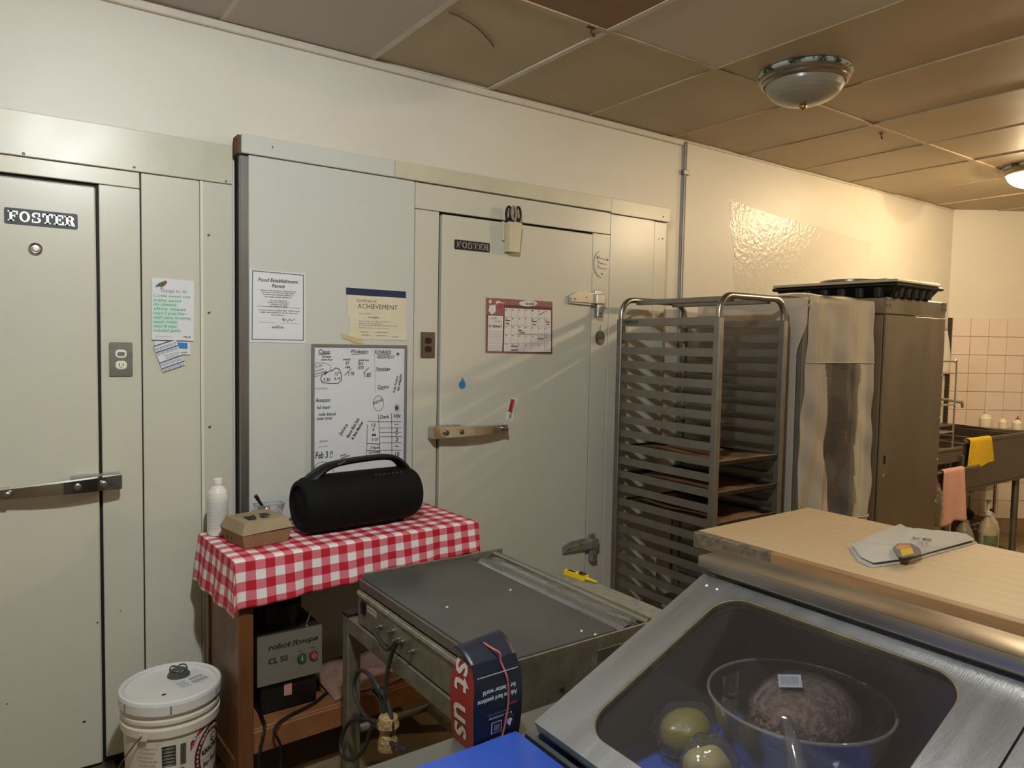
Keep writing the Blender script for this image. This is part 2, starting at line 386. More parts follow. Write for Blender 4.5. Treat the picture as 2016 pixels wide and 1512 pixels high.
# ------------------------------------------------------------------ ceiling lamps
def lamp(x, y, label, lit, col, name='ceiling_lamp', R=0.185, pre='', suf=''):
    t = thing(name, (x, y, CZ-0.12), label, 'lamp', 'domed ceiling lamps')
    rim = mat('brushed nickel rim', 'a59c8c', 0.3, 0.9)
    obj('ceiling_plate', MB().lathe([(0.02, CZ), (R*0.99, CZ), (R*1.02, CZ-0.012), (R*0.95, CZ-0.018), (0.02, CZ-0.018)], mat('chipped white plaster ring', 'b9c2b8', 0.6, col2='2f3a33', vscale=16, thresh=(0.42, 0.5)), (x, y, 0), seg=40), t)
    obj('rim', MB().lathe([(R*0.97, CZ-0.016), (R*0.98, CZ-0.03), (R*0.93, CZ-0.036), (R*0.94, CZ-0.046), (R*0.88, CZ-0.052), (R*0.86, CZ-0.046)], rim, (x, y, 0), seg=40), t)
    if lit:
        gm = bpy.data.materials.new('lit frosted glass'); gm.use_nodes = True; nt = gm.node_tree
        e = nt.nodes.new('ShaderNodeEmission'); e.inputs[0].default_value = (*col, 1); e.inputs[1].default_value = lit*0.30
        tp = nt.nodes.new('ShaderNodeBsdfTransparent'); ms_ = nt.nodes.new('ShaderNodeMixShader'); ms_.inputs[0].default_value = 0.5
        nt.links.new(e.outputs[0], ms_.inputs[1]); nt.links.new(tp.outputs[0], ms_.inputs[2]); nt.links.new(ms_.outputs[0], nt.nodes['Material Output'].inputs['Surface'])
        bm_ = bpy.data.materials.new('hot bulb'); bm_.use_nodes = True; n2 = bm_.node_tree; e2 = n2.nodes.new('ShaderNodeEmission'); e2.inputs[0].default_value = (*col, 1); e2.inputs[1].default_value = lit*26.0
        n2.links.new(e2.outputs[0], n2.nodes['Material Output'].inputs['Surface'])
        obj(pre+'bulb'+suf, MB().lathe([(0.001, CZ-0.105), (0.022, CZ-0.1), (0.036, CZ-0.084), (0.04, CZ-0.065), (0.034, CZ-0.045), (0.018, CZ-0.03), (0.001, CZ-0.026)], bm_, (x, y, 0), seg=20), t)
    else: gm = mat('unlit frosted glass', '8b8474', 0.28, 0.0, var=0.1, vscale=4, coat=0.3)
    prof = [(R*0.86*math.cos(a), CZ-0.048-0.088*math.sin(a)) for a in [i*PI/2/9 for i in range(9)]]+[(0.004, CZ-0.136)]
    obj(pre+'glass_bowl'+suf, MB().lathe(prof, gm, (x, y, 0), seg=40), t)
    obj('finial', MB().lathe([(0.003, CZ-0.134), (0.016, CZ-0.138), (0.014, CZ-0.146), (0.006, CZ-0.151), (0.001, CZ-0.155)], mat('brass finial', 'a5815c', 0.3, 0.8), (x, y, 0), seg=16), t)
    return t
lamp(2.80, 1.86, 'unlit domed ceiling lamp with a chipped plate behind its rim', 0, None)
lamp(5.31, 1.88, 'lit domed ceiling lamp above the sink end', LAMP_FAR, FAR_COL)
lamp(0.34, 0.72, 'lit domed ceiling lamp above the prep counter', LAMP_NEAR, NEAR_COL, 'prep_lamp_offscreen', pre='prep_', suf='_offscreen')
lamp(4.9, 0.6, 'lit domed ceiling lamp above the long worktop', LAMP_MID, FAR_COL, 'worktop_lamp_offscreen', pre='worktop_', suf='_offscreen')
# hooks and a loose wire in the ceiling
for i, (px, py, lb) in enumerate(((1165, 58, 'small rusty hook in the ceiling beside the rust brown tile'), (1735, 265, 'small dark hook in the ceiling between the two domed lamps'))):
    p = W(px, py, 'z', CZ-0.01); h = MB()
    h.tube(smooth_path([p+Vector((0, 0, 0.006)), p+Vector((0, 0, -0.012)), p+Vector((0.012, 0, -0.022)), p+Vector((0.014, 0.004, -0.008))], 4), 0.003, mat('rusty iron', '4a3020', 0.7, 0.4), 6)
    h.box(p+Vector((-0.02, -0.006, 0.004)), p+Vector((0.014, 0.006, 0.0065)), mat('rusty iron', '4a3020'))
    obj('ceiling_hook', h, None, lb, 'hook')
pts = [W(a, b, 'z', CZ-0.006) for a, b in ((884, 24), (912, 36), (940, 55), (960, 76), (972, 92))]
obj('loose_wire', MB().tube(smooth_path(pts, 5), 0.003, mat('brown wire', '4c3c2a', 0.7), 6), None, 'short brown wire hanging along the ceiling panel', 'wire')

# ================================================================== WALK-IN COOLERS
Y1 = 2.83; Y2 = 2.77
def seg_panel(root, x0, x1, z0, z1, yf, m, name='wall_panel', yb=None, bev=0.002):
    return obj(name, MB().box((x0, yf, z0), (x1, yb or (yf+0.016), z1), m, bev), root)
def screws(root, pts, yf):
    for x, z in pts:
        obj('screw', MB().lathe([(0.005, 0.0), (0.0045, -0.0018), (0.0015, -0.0028)], STEELD, (x, yf, z), 'y', 8), root)
def foster(root, px0, py0, px1, y, hpx, white, plate):
    A = W(px0, py0, 'y', y); B = W(px1, py0+(px1-px0)*0.12, 'y', y); wd = B.x-A.x
    h = hpx*depth(A)/FPX
    fr = wallframe(y, A.x, A.z); mb = MB()
    mb.prism(rrect(-0.04*wd, -0.28*h, wd*1.04, 1.28*h, 0.18*h), 0.003, fr, plate)
    cw = wd/6.0; F2 = fr @ Matrix.Translation((0, 0, 0.003))
    def R_(k, x0, y0, x1, y1): mb.prism([(k*cw+x0*cw, y0*h), (k*cw+x1*cw, y0*h), (k*cw+x1*cw, y1*h), (k*cw+x0*cw, y1*h)], 0.0025, F2, white)
    def ring(k, cx, cy, rx, ry, tx, ty, a0, a1, n=14):
        o_ = ell(k*cw+cx*cw, cy*h, rx*cw, ry*h, n, a0, a1); i_ = ell(k*cw+cx*cw, cy*h, (rx-tx)*cw, (ry-ty)*h, n, a0, a1)
        m_ = len(o_); q = m_ if abs(a1-a0) > 6.28 else m_-1
        for t in range(q): mb.prism([i_[t], o_[t], o_[(t+1) % m_], i_[(t+1) % m_]], 0.0025, F2, white)
    for k, ch in enumerate('FOSTER'):
        if ch in 'FE':
            R_(k, 0.2, 0, 0.44, 1); R_(k, 0.05, 0.86, 0.92, 1); R_(k, 0.44, 0.45, 0.66, 0.57); R_(k, 0.6, 0.36, 0.7, 0.66); R_(k, 0.78, 0.66, 0.92, 0.86)
            if ch == 'F': R_(k, 0.05, 0, 0.6, 0.13)
            else: R_(k, 0.05, 0, 0.95, 0.13); R_(k, 0.8, 0.13, 0.95, 0.34)
        elif ch == 'O': ring(k, 0.5, 0.5, 0.46, 0.53, 0.23, 0.14, 0, 2*PI, 24)
        elif ch == 'S':
            ring(k, 0.5, 0.74, 0.38, 0.28, 0.2, 0.13, 0.25*PI, 1.5*PI); ring(k, 0.5, 0.27, 0.42, 0.29, 0.22, 0.13, -0.75*PI, 0.5*PI)
            R_(k, 0.7, 0.62, 0.84, 1.0); R_(k, 0.12, 0, 0.24, 0.36); R_(k, 0.4, 0.44, 0.6, 0.58)
        elif ch == 'T':
            R_(k, 0.38, 0, 0.62, 1); R_(k, 0.04, 0.86, 0.96, 1); R_(k, 0.04, 0.62, 0.17, 0.86); R_(k, 0.83, 0.62, 0.96, 0.86); R_(k, 0.22, 0, 0.78, 0.13)
        elif ch == 'R':
            R_(k, 0.16, 0, 0.38, 1); R_(k, 0.02, 0.86, 0.5, 1); R_(k, 0.02, 0, 0.54, 0.13); ring(k, 0.5, 0.73, 0.38, 0.27, 0.22, 0.12, -0.5*PI, 0.5*PI); R_(k, 0.38, 0.46, 0.55, 0.58)
            mb.prism([(k*cw+0.5*cw, 0.5*h), (k*cw+0.68*cw, 0.0), (k*cw+1.0*cw, 0.0), (k*cw+0.76*cw, 0.52*h)], 0.0025, F2, white)
    return obj('nameplate', mb, root, label='black nameplate with raised pale letters FOSTER')
def louvre_hinge(root, x, z, yf, s=1.0, name='hinge'):
    """strap hinge: tapered strap on the door, knuckle block on the jamb"""
    mb = MB(); fr = wallframe(yf, x, z)
    mb.prism([(-0.165*s, -0.022), (-0.165*s, 0.012), (-0.12*s, 0.032), (0.0, 0.036), (0.0, -0.028)], 0.014, fr, CHROME2)
    mb.prism([(-0.155*s, -0.014), (-0.155*s, 0.006), (0.0, 0.018), (0.0, -0.016)], 0.022, fr, CHROME2)
    mb.box((x-0.004, yf-0.036, z-0.02), (x+0.052, yf-0.001, z+0.03), CHROME2, 0.004)
    mb.box((x+0.008, yf-0.03, z-0.085), (x+0.045, yf-0.001, z-0.018), CHROME2, 0.004)
    mb.box((x+0.006, yf-0.012, z+0.028), (x+0.046, yf-0.001, z+0.052), CHROME2, 0.003)
    for dx, dz in ((-0.135, 0.0), (-0.06, 0.012), (0.026, -0.065)):
        mb.lathe([(0.006, -0.0235 if dx < 0 else -0.031), (0.005, -0.025 if dx < 0 else -0.033)], STEELD, (x+dx, yf, z+dz), 'y', 10)
    return obj(name, mb, root)
def latch_handle(root, xp, z, length, yf, drop, name='latch_handle'):
    """pivot block on the jamb at xp, chromed lever running to xp+length (signed)"""
    mb = MB(); sg = 1 if length > 0 else -1; n = 14
    top, bot = [], []
    for i in range(n+1):
        t = i/n; x = xp-0.055*sg+t*(length+0.055*sg); c = z-drop*t**1.6; hh = 0.024*(1-0.35*t)
        d = 0.052+0.020*math.sin(t*PI)
        top.append((x, c+hh, d)); bot.append((x, c-hh, d))
    for i in range(n):
        (xa, ta, da), (xb, tb, db) = top[i], top[i+1]; ba, bb = bot[i][1], bot[i+1][1]
        P = [(xa, yf-da, ba), (xb, yf-db, bb), (xb, yf-db+0.012, bb+0.004), (xa, yf-da+0.012, ba+0.004), (xa, yf-da, ta), (xb, yf-db, tb), (xb, yf-db+0.012, tb+0.003), (xa, yf-da+0.012, ta+0.003)]
        mb.hexa(P, CHROME)
    mb.box((xp-0.058*sg, yf-0.05, z-0.026), (xp+0.09*sg, yf-0.001, z+0.028), CHROME2, 0.006)
    mb.box((xp+length-0.03*sg, yf-0.05, z-drop-0.014), (xp+length, yf-0.001, z-drop+0.016), CHROME2, 0.005)
    for t in (0.0, 0.075, length*sg-0.02):
        zz = z-drop*max(0, (t/abs(length)))**1.6
        mb.lathe([(0.011, -0.052), (0.011, -0.072), (0.006, -0.074)], STEELD, (xp+t*sg, yf, zz), 'y', 14)
    return obj(name, mb, root, label='chromed lever latch')
CHROME2 = mat('dull chrome', 'b9b5ad', 0.32, 0.7, var=0.15, vscale=20)

# cooler A (left), y front = 2.83
A = thing('walk_in_cooler', (-0.4, Y1, 0), 'cream walk-in cooler front with a broad white nameplate and outlet beside its door', 'walk-in cooler', 'walk-in coolers')
obj('core', MB().box((-1.6, Y1+0.022, 0.0), (0.726, WY-0.012, 2.2), GASKET_SHADE), A)  # backing slab coloured black so the gaps between panels look shaded
seg_panel(A, -1.6, 0.7255, 2.092, 2.232, Y1-0.008, PAINT2, 'header_board', yb=Y1+0.016)
seg_panel(A, -1.0, 0.417, 2.036, 2.090, Y1, PAINT2, 'lintel')
seg_panel(A, 0.293, 0.417, 0.05, 2.034, Y1, PAINT, 'door_jamb')
seg_panel(A, 0.4215, 0.612, 0.03, 2.090, Y1, PAINT)
seg_panel(A, 0.615, 0.7255, 0.03, 2.090, Y1-0.004, PAINT)
obj('seam_strip', MB().box((0.612, Y1-0.006, 0.03), (0.622, Y1-0.003, 2.09), mat('pale seam strip', 'd9d5c6', 0.4)), A)
obj('threshold', MB().box((-1.0, Y1-0.05, 0.0), (0.32, Y1+0.02, 0.028), WORN, 0.003), A)
screws(A, [(0.085, 2.10), (0.40, 2.105), (0.70, 2.10), (0.64, 1.90), (0.64, 1.62), (0.64, 1.2)], Y1-0.008)
dA = seg_panel(A, -0.75, 0.282, 0.04, 2.022, Y1-0.012, PAINT, 'door', yb=Y1+0.02, bev=0.005)
for px, py, r_ in ((166, 1421, 0.006), (14, 1386, 0.003), (192, 1226, 0.004), (238, 1205, 0.003)):
    p_ = W(px, py, 'y', Y1-0.0125); obj('paint_chip', MB().prism(ell(0, 0, r_, r_*0.6, 8), 0.0004, wallframe(Y1-0.0121 if px < 200 else Y1-0.0002, p_.x, p_.z), DARK), dA if px < 200 else A)
LETW = mat('white nameplate letters', 'd2d2cc', 0.35, 0.3); LETG = mat('worn grey nameplate letters', '8f9092', 0.4, 0.4)
foster(dA, 14, 434, 148, Y1-0.012, 20, LETW, BLACKP)
rp = W(70, 490, 'y', Y1-0.013)
rb = MB(); rb.tube([rp+Vector((0.016*math.cos(a), -0.006, 0.016*math.sin(a))) for a in [2*PI*k/24 for k in range(24)]], 0.0035, CHROME, 8, closed=True)
rb.lathe([(0.012, 0.0), (0.012, -0.003), (0.006, -0.004)], CHROME2, tuple(rp), 'y', 16)
obj('ring', rb, dA, label='small chrome ring')
latch_handle(dA, 0.288, 1.032, -0.285, Y1-0.012, 0.010)

# cooler B (right), y front = 2.77
B = thing('walk_in_cooler', (1.86, Y2, 0), 'pale grey walk-in cooler front with calendar on its strap-hinged door', 'walk-in cooler', 'walk-in coolers')
obj('core', MB().box((0.752, Y2+0.022, 0.0), (2.965, WY-0.012, 2.24), GASKET_SHADE), B)  # same black backing, shade of the panel gaps put into its colour
for x0, x1 in ((0.74, 1.35), (1.352, 2.556), (2.558, 2.985)):
    seg_panel(B, x0, x1, 2.198 if x0 < 2.5 else 2.192, 2.266, Y2-0.012, GREYP if x0 < 1 else PAINT2, 'header_board', yb=WY-0.010)
obj('broken_end', MB().box((0.728, Y2+0.0, 2.196), (0.741, WY-0.03, 2.264), mat('broken wood end', '6b4a2e', 0.8, var=0.4, vscale=30), 0.003), B)
obj('gap_filler', MB().box((0.737, Y2+0.0105, 0.02), (0.752, WY-0.02, 2.190), GASKET_SHADE), B)
obj('corner_post', MB().box((0.735, Y2-0.006, 0.02), (0.7655, Y2+0.010, 2.190), mat('bare aluminium angle', '9a9a98', 0.3, 0.9, var=0.2, vscale=6, stretch=(1, 1, 0.3)), 0.002), B)
seg_panel(B, 0.768, 1.449, 0.02, 2.196, Y2, GREYP)
seg_panel(B, 1.4525, 2.562, 2.086, 2.194, Y2, PAINT, 'lintel')
seg_panel(B, 1.4525, 1.567, 0.02, 2.083, Y2, PAINT, 'door_jamb')
seg_panel(B, 2.449, 2.562, 0.02, 2.083, Y2, PAINT, 'door_jamb')
seg_panel(B, 2.5655, 2.880, 0.02, 2.190, Y2, PAINT)
seg_panel(B, 2.8835, 2.975, 0.02, 2.188, Y2+0.004, PAINT)
screws(B, [(0.85, 2.235), (2.93, 2.215), (2.93, 2.10), (2.93, 1.7)], Y2-0.012)
dB = seg_panel(B, 1.577, 2.438, 0.05, 2.074, Y2-0.012, PAINT, 'door', yb=Y2+0.02, bev=0.005)
foster(dB, 897, 487, 961, Y2-0.012, 12, LETG, BLACKP)
latch_handle(dB, 1.572, 1.137, 0.33, Y2-0.012, -0.002)
louvre_hinge(dB, 2.444, 1.748, Y2-0.012); louvre_hinge(dB, 2.444, 0.51, Y2-0.012)
vp = W(1184, 520, 'y', Y2); mb = MB(); fr = wallframe(Y2-0.001, vp.x, vp.z)
VENTW = mat('white enamel vent', 'cfc8b8', 0.35)
mb.prism(ell(0, 0, 0.052, 0.066, 32), 0.005, fr, VENTW)
for k in (-1, 0, 1):
    mb.prism([(-0.026, k*0.024+0.004), (0.028, k*0.024), (0.031, k*0.024+0.012), (-0.026, k*0.024+0.017)], 0.011, fr, VENTW)
for dx, dy in ((-0.034, 0.03), (0.036, 0.024), (0.0, -0.05)): mb.prism(ell(dx, dy, 0.0045, 0.0055, 10), 0.006, fr, BLACKP)
obj('vent_cover', mb, B, label='oval white vent with three louvres')

# round medallion hung on the jamb
dp = W(1180, 665, 'y', Y2); mb = MB(); fr = wallframe(Y2-0.003, dp.x, dp.z)
PEW = mat('dark pewter', '6b6459', 0.45, 0.7, var=0.4, vscale=60)
mb.prism(ell(0, 0, 0.029, 0.036, 28), 0.005, fr, PEW); mb.prism(ell(0, 0, 0.022, 0.028, 28), 0.0065, fr, mat('worn pewter face', '8b8478', 0.5, 0.6, var=0.5, vscale=70))
mb.tube([fr @ Vector(p) for p in ((0, 0.035, 0.003), (-0.004, 0.05, 0.004), (0.002, 0.062, 0.003))], 0.0014, PEW, 6)
mb.rect(-0.016, -0.003, 0.016, 0.003, fr, PEW, 0.0072)
obj('medallion', mb, None, 'round dark pewter medallion hung on the cooler door jamb', 'medallion')

# ------------------------------------------------------------------ helper for printed sheets on the wall
def PX(fr_y):
    def f(px, py):
        p = W(px, py, 'y', fr_y); return (p.x, p.z)
    return f
def PT(mb, y, body, x0, y0, x1, hpx, m, bold=0.0, shear=0.0, rot=0.0, e=0.001):
    a = W(x0, y0, 'y', y); b = W(x1, y0+(x1-x0)*0.03, 'y', y); wd = (b.x-a.x)
    mb.text(body, a.x, a.z, hpx*depth(a)/FPX, wallframe(y), m, width=wd if not rot else None, bold=bold, shear=shear, rot=rot, e=e)
def PR(mb, y, rot, body, x0, y0, hpx, m, wpx=None, bold=0.0, shear=0.0, e=0.001):
    a = W(x0, y0, 'y', y); k = depth(a)/FPX
    mb.text(body, a.x, a.z, hpx*k, wallframe(y), m, width=wpx*k if wpx else None, bold=bold, shear=shear, rot=rot, e=e)
def PS(mb, y, pts, wpx, m, e=0.0008):
    P = [PX(y)(*p) for p in pts]; k = depth(W(*pts[0], 'y', y))/FPX
    mb.stroke(P, wpx*k, wallframe(y), m, e)
def sheet(mb, y, corners, t, m):
    P = [PX(y)(*c) for c in corners]
    mb.prism(P[::-1], t, wallframe(y), m); return P
def scrib(n, seed, a='abcdehiklmnorstu'):
    r = random.Random(seed); s_ = ''
    while len(s_) < n: s_ += ''.join(r.choice(a) for _ in range(r.randint(2, 8)))+' '
    return s_[:n]

# ---- things on cooler A
yA = Y1-0.006
GREENI = mat('faded green marker', '3f9c83', 0.6); GREENL = mat('pale green smudge', 'c3dacd', 0.6)
mb = MB(); sheet(mb, yA, [(299, 546), (382, 553), (381, 671), (299, 669)], 0.0018, PAPER)
mb.flat([PX(yA)(*p) for p in ((301, 590), (352, 592), (350, 652), (301, 652))][::-1], wallframe(yA), GREENL, 0.0021)
for i, (t_, xe) in enumerate((('Cooks sweet rice', 374), ('make sauce', 357), ('do cheese', 346), ('slice meat', 366), ('need 2 pots 3am', 365), ('wash pans, mopping', 375), ('wash mats', 348), ('clean & wipe', 347), ('roasted garlic', 356))):
    PT(mb, yA, t_, 302, 584+i*8.6, xe, 5.5, GREENI, 0.008, 0.1, e=0.0024)
PT(mb, yA, 'Things to do', 315, 575, 369, 7, INKG, e=0.0024)
PT(mb, yA, 'lorem'[0:0]+'for notes and lists', 305, 663, 338, 2.2, INKG, e=0.0024); PT(mb, yA, 'TELUS', 360, 665, 375, 3, INK, 0.03, e=0.0024)
BIRDG = mat('green feathers', '4a5a2c', 0.6); BIRDR = mat('red feathers', 'a8323a', 0.6)
f2 = PX(yA)
mb.flat([f2(*p) for p in ((307, 562), (313, 557), (322, 554), (327, 556), (325, 562), (319, 565), (312, 564), (305, 566))][::-1], wallframe(yA), BIRDG, 0.0024)
mb.flat([f2(*p) for p in ((322, 554), (325, 552), (328, 553), (329, 556), (328, 559), (325, 558))][::-1], wallframe(yA), BIRDR, 0.0026)
PS(mb, yA, [(316, 564), (317, 567), (322, 567)], 0.8, INK, 0.0024)
obj('todo_pad', mb, None, 'white things to do sheet with a printed parrot and green handwriting', 'notepad')
mb = MB(); sheet(mb, yA, [(304, 671), (374, 673), (375, 698), (306, 697)], 0.0008, PAPER)
mb.flat([f2(*p) for p in ((348, 674), (369, 675), (369, 687), (348, 686))][::-1], wallframe(yA), mat('bright blue print', '2c7cc0', 0.5), 0.0011)
PT(mb, yA, 'south', 355, 695, 368, 3, INK, 0.02, e=0.0012)
obj('business_card', mb, None, 'white card with a blue block tucked under the things to do sheet', 'card')
mb = MB(); sheet(mb, yA-0.0008, [(302, 682), (346, 668), (365, 718), (321, 733)], 0.0008, PAPER)
yy = yA-0.0008; BLUEI = mat('blue print', '39507f', 0.6)
for t in (0.0, 0.24, 0.64, 0.86):
    a = (302+19*t+1, 682+51*t); b = (346+19*t, 668+50*t)
    PS(mb, yy, [a, b], 2.2, BLUEI, 0.001)
for t in (0.14, 0.33, 0.76, 0.96):
    for q in range(15):
        x = 304+19*t+q*2.7; y_ = 681+50*t-q*0.87; PS(mb, yy, [(x, y_-2.5), (x+1.2, y_+2.5)], 0.9, BLUEI, 0.001)
for t in (0.45, 0.52, 0.58):
    PS(mb, yy, [(302+19*t+14, 682+51*t-4), (302+19*t+40, 682+51*t-12)], 1.0, INKG, 0.001)
obj('schedule_card', mb, None, 'tilted white card with blue stripes of small print', 'card')
def outlet(name, c, wd, hh, y, plate, face, label, toggle):
    mb = MB(); fr = wallframe(y-0.0005, c[0], c[1])
    t = thing(name, (c[0], y, c[1]-hh/2), label, 'outlet')
    mb.prism(rrect(-wd/2, -hh/2, wd/2, hh/2, 0.004), 0.004, fr, plate); mb.prism(rrect(-wd/2+0.006, -hh/2+0.006, wd/2-0.006, hh/2-0.006, 0.003), 0.006, fr, plate)
    obj('cover_plate', mb, t)
    for k in (-1, 1):
        mb = MB(); mb.prism(rrect(-wd*0.24, k*hh*0.165-hh*0.12, wd*0.24, k*hh*0.165+hh*0.12, wd*0.16), 0.0075, fr, face)
        if toggle and k == 1: mb.prism(rrect(-0.011, k*hh*0.165-0.006, 0.011, k*hh*0.165+0.006, 0.005), 0.012, fr, INKG)
        else:
            for dx in (-0.006, 0.006): mb.rect(dx-0.0012, k*hh*0.165-0.004, dx+0.0012, k*hh*0.165+0.006, fr, INK, 0.0079)
            mb.flat(ell(0, k*hh*0.165-0.008, 0.002, 0.002, 10), fr, INK, 0.0079)
        obj('socket', mb, t)
    obj('screw', MB().prism(ell(0, 0, 0.003, 0.003, 10), 0.0078, fr, STEELD), t)
outlet('electrical_outlet', (0.353, 1.447), 0.072, 0.117, Y1-0.001, STEEL, mat('cream socket', 'e8e2cd', 0.4), 'steel outlet plate with cream switch and socket', True)
c = W(841.5, 679, 'y', Y2); outlet('electrical_outlet', (c.x, c.z), 0.068, 0.11, Y2-0.001, mat('brown steel plate', '7a6a5c', 0.35, 0.6), mat('dark brown socket', '201512', 0.4), 'brown outlet plate with two dark sockets', False)

# ---- things on cooler B
yB = Y2-0.001
def wave_sheet(name, y, corners, m, label, cat, draw, curl=0.004):
    mb = MB(); sheet(mb, y, corners, 0.0012, m); draw(mb, y); return obj(name, mb, None, label, cat)
def permit(mb, y):
    e = 0.0016
    for a, b in (((497, 533), (597, 542)), ((597, 542), (597, 670)), ((597, 670), (496, 668)), ((496, 668), (497, 533))): PS(mb, y, [a, b], 1.4, INK, e)
    PT(mb, y, 'Food Establishment', 508, 553.5, 587, 6.8, INK, 0.02, 0.25, e=e); PT(mb, y, 'Permit', 535, 566, 561, 6.8, INK, 0.02, 0.25, e=e)
    rows = [(512, 572, 583), (515, 576, 580), (518, 580.5, 577), (521, 585, 574), (531, 592.5, 564), (527, 596, 569), (532, 600, 568), (530, 604, 565), (508, 611, 590), (512, 615.5, 585), (534, 621, 561)]
    for i, (a, yy_, b) in enumerate(rows): PT(mb, y, scrib(int((b-a)*0.5)+4, i), a, yy_, b, 2.7, INK if i in (2, 3, 7) else mat('dark grey ink', '45454a', 0.7), 0.02, e=e)
    PS(mb, y, [(505, 602.5), (590, 607)], 0.7, INK, e); PS(mb, y, [(508, 634), (541, 634.5)], 0.6, INKG, e); PS(mb, y, [(552, 636), (588, 637.5)], 0.6, INKG, e)
    PS(mb, y, [(555, 629), (560, 632), (556, 627), (563, 629), (566, 633), (570, 628), (574, 632), (580, 628)], 1.0, INK, e)
    PT(mb, y, 'NOVA SCOTIA', 535, 646, 558, 3.2, INK, 0.04, e=e); PS(mb, y, [(543, 641), (546, 643), (550, 641)], 0.8, INK, e)
wave_sheet('permit_paper', yB, [(491, 530), (601, 538), (601, 676), (492, 673)], PAPER, 'white Food Establishment Permit sheet with a black border line', 'paper', permit)
def cert(mb, y):
    e = 0.0017; g = PX(y)
    mb.flat([g(*p) for p in ((681, 566), (799, 574), (799, 587), (681, 580))][::-1], wallframe(y), NAVY, 0.0014)
    PT(mb, y, 'Certificate of', 702, 594, 741, 6, INK, -0.004, e=e); PT(mb, y, 'ACHIEVEMENT', 704, 607, 782, 9.5, INK, -0.006, e=e)
    for i, (a, yy_, b) in enumerate(((706, 618, 730), (706, 633, 768), (706, 637.5, 752), (706, 641, 780), (706, 646, 765), (710, 654, 724), (738, 655, 763), (712, 660.5, 728), (740, 661.5, 760), (770, 664, 783))):
        PT(mb, y, scrib(int((b-a)*0.5)+3, 40+i), a, yy_, b, 2.3, INKG if i < 5 else INK, 0.01, e=e)
    PT(mb, y, 'awarded to'[0:0]+'Baker'[0:0]+'in recognition', 725, 626, 746, 3, INK, 0.02, e=e)
wave_sheet('certificate', yB, [(681, 566), (799, 574), (799, 670), (713, 668), (692, 671), (686, 664), (687, 655), (690, 630), (683, 620), (685, 600)], CREAMPAPER, 'cream Certificate of Achievement with a navy top band and torn corner', 'paper', cert)
mb = MB(); sheet(mb, yB, [(672, 656), (686, 660), (700, 665), (716, 667), (714, 676), (698, 676), (688, 670), (675, 667)], 0.002, mat('yellowed tape', 'c9b48a', 0.5, var=0.2, vscale=40))
obj('tape_scrap', mb, None, 'crumpled scrap of yellowed tape below the certificate', 'tape')
# whiteboard
g = PX(yB); TL, TR = g(612, 677), g(800, 684); zb = 0.93
wb = thing('whiteboard', (1.21, yB, zb), 'framed whiteboard covered in black marker notes', 'whiteboard')
WBM = mat('whiteboard gloss', 'd4d7dc', 0.25); FRM = mat('grey board frame', '8f8b84', 0.4, 0.5)
mb = MB(); mb.box((TL[0]+0.006, yB-0.007, zb+0.006), (TR[0]-0.006, yB-0.002, TL[1]-0.006), WBM)
yb_ = yB-0.007
for s_ in ((('Cisco', 627, 696, 649, 8),), (('Suvana', 634, 704, 652, 5), ('select flour', 632, 710, 655, 4.5)), (('Wholesalers', 690, 695, 725, 7), ('math', 675, 709.5, 690, 4.5), ('generous', 705, 711, 726, 5)),
           (('87', 680, 718, 688, 6), ('850', 705, 719, 715, 6), ('144', 679, 726, 689, 6), ('1570', 704, 727, 716, 6), ('1.78', 685, 739, 697, 7), ('1.85', 717, 742, 730, 8)),
           (('KONRADS', 738, 696.5, 770, 7), ('ARROW ROOT', 742, 706, 776, 6), ('Sanitas', 740, 729, 768, 6), ('Costco', 743, 765, 765, 7)),
           (('9"', 638, 739, 645, 6), ('12"', 659, 739, 668, 6), ('3.30', 636, 751, 650, 6.5), ('6.10', 658, 748, 670, 6)),
           (('Amazon', 621, 792, 650, 8), ('ball shaper', 624, 805, 650, 6), ('milk blend', 627, 819, 661, 6), ('oven timer', 624, 827, 655, 6)),
           (('Dark', 748, 824, 766, 7), ('Hfx', 775, 823, 789, 8), ('12', 731, 840, 739, 6), ('9', 733, 849.5, 737, 6), ('M', 732, 859, 740, 5), ('9 GF', 732, 868, 745, 5), ('GF Baguette', 729, 884, 747, 5), ('Sourdough', 726, 893, 747, 5)),
           (('3', 778, 850.5, 783, 6.5), ('7', 778, 859, 783, 6), ('2', 778, 869, 784, 7), ('10', 777, 899, 786, 9), ('Feb 3 !!', 621, 903, 655, 13)), ):
    for (t_, a, y0, b, h_) in s_: PT(mb, yb_, t_, a, y0, b, h_, INK, 0.014, 0.12)
PT(mb, yb_, 'mutton', 619, 767, 645, 5, INKG, 0.0, 0.2); PT(mb, yb_, 'down', 629, 871, 645, 5, INKG, 0.01, 0.2)
PR(mb, yb_, 0.95, 'Janice', 671, 858, 7, INK, 26, 0.01); PR(mb, yb_, 1.0, 'Bacon Butt 2nd', 686, 862, 6, INK, 42, 0.025); PR(mb, yb_, 1.0, '& Bite Market', 695, 866, 5.5, INK, 40, 0.025)
PR(mb, yb_, 1.35, 'Ardan Produce', 777, 774, 5, INK, 34, 0.015); PR(mb, yb_, 1.38, '902 4986639', 786, 770, 5, INK, 33, 0.02)
PR(mb, yb_, 0.35, 'EPIZONE', 735, 797, 5, INK, 22, 0.01); PR(mb, yb_, 0.25, 'soup', 670, 899, 4, INK, 12, 0.015); PR(mb, yb_, 0.25, 'pumpkin', 671, 904, 4, INK, 19, 0.015); PR(mb, yb_, 0.3, '% 565', 683, 914, 4.5, INKG, 18, 0.01)
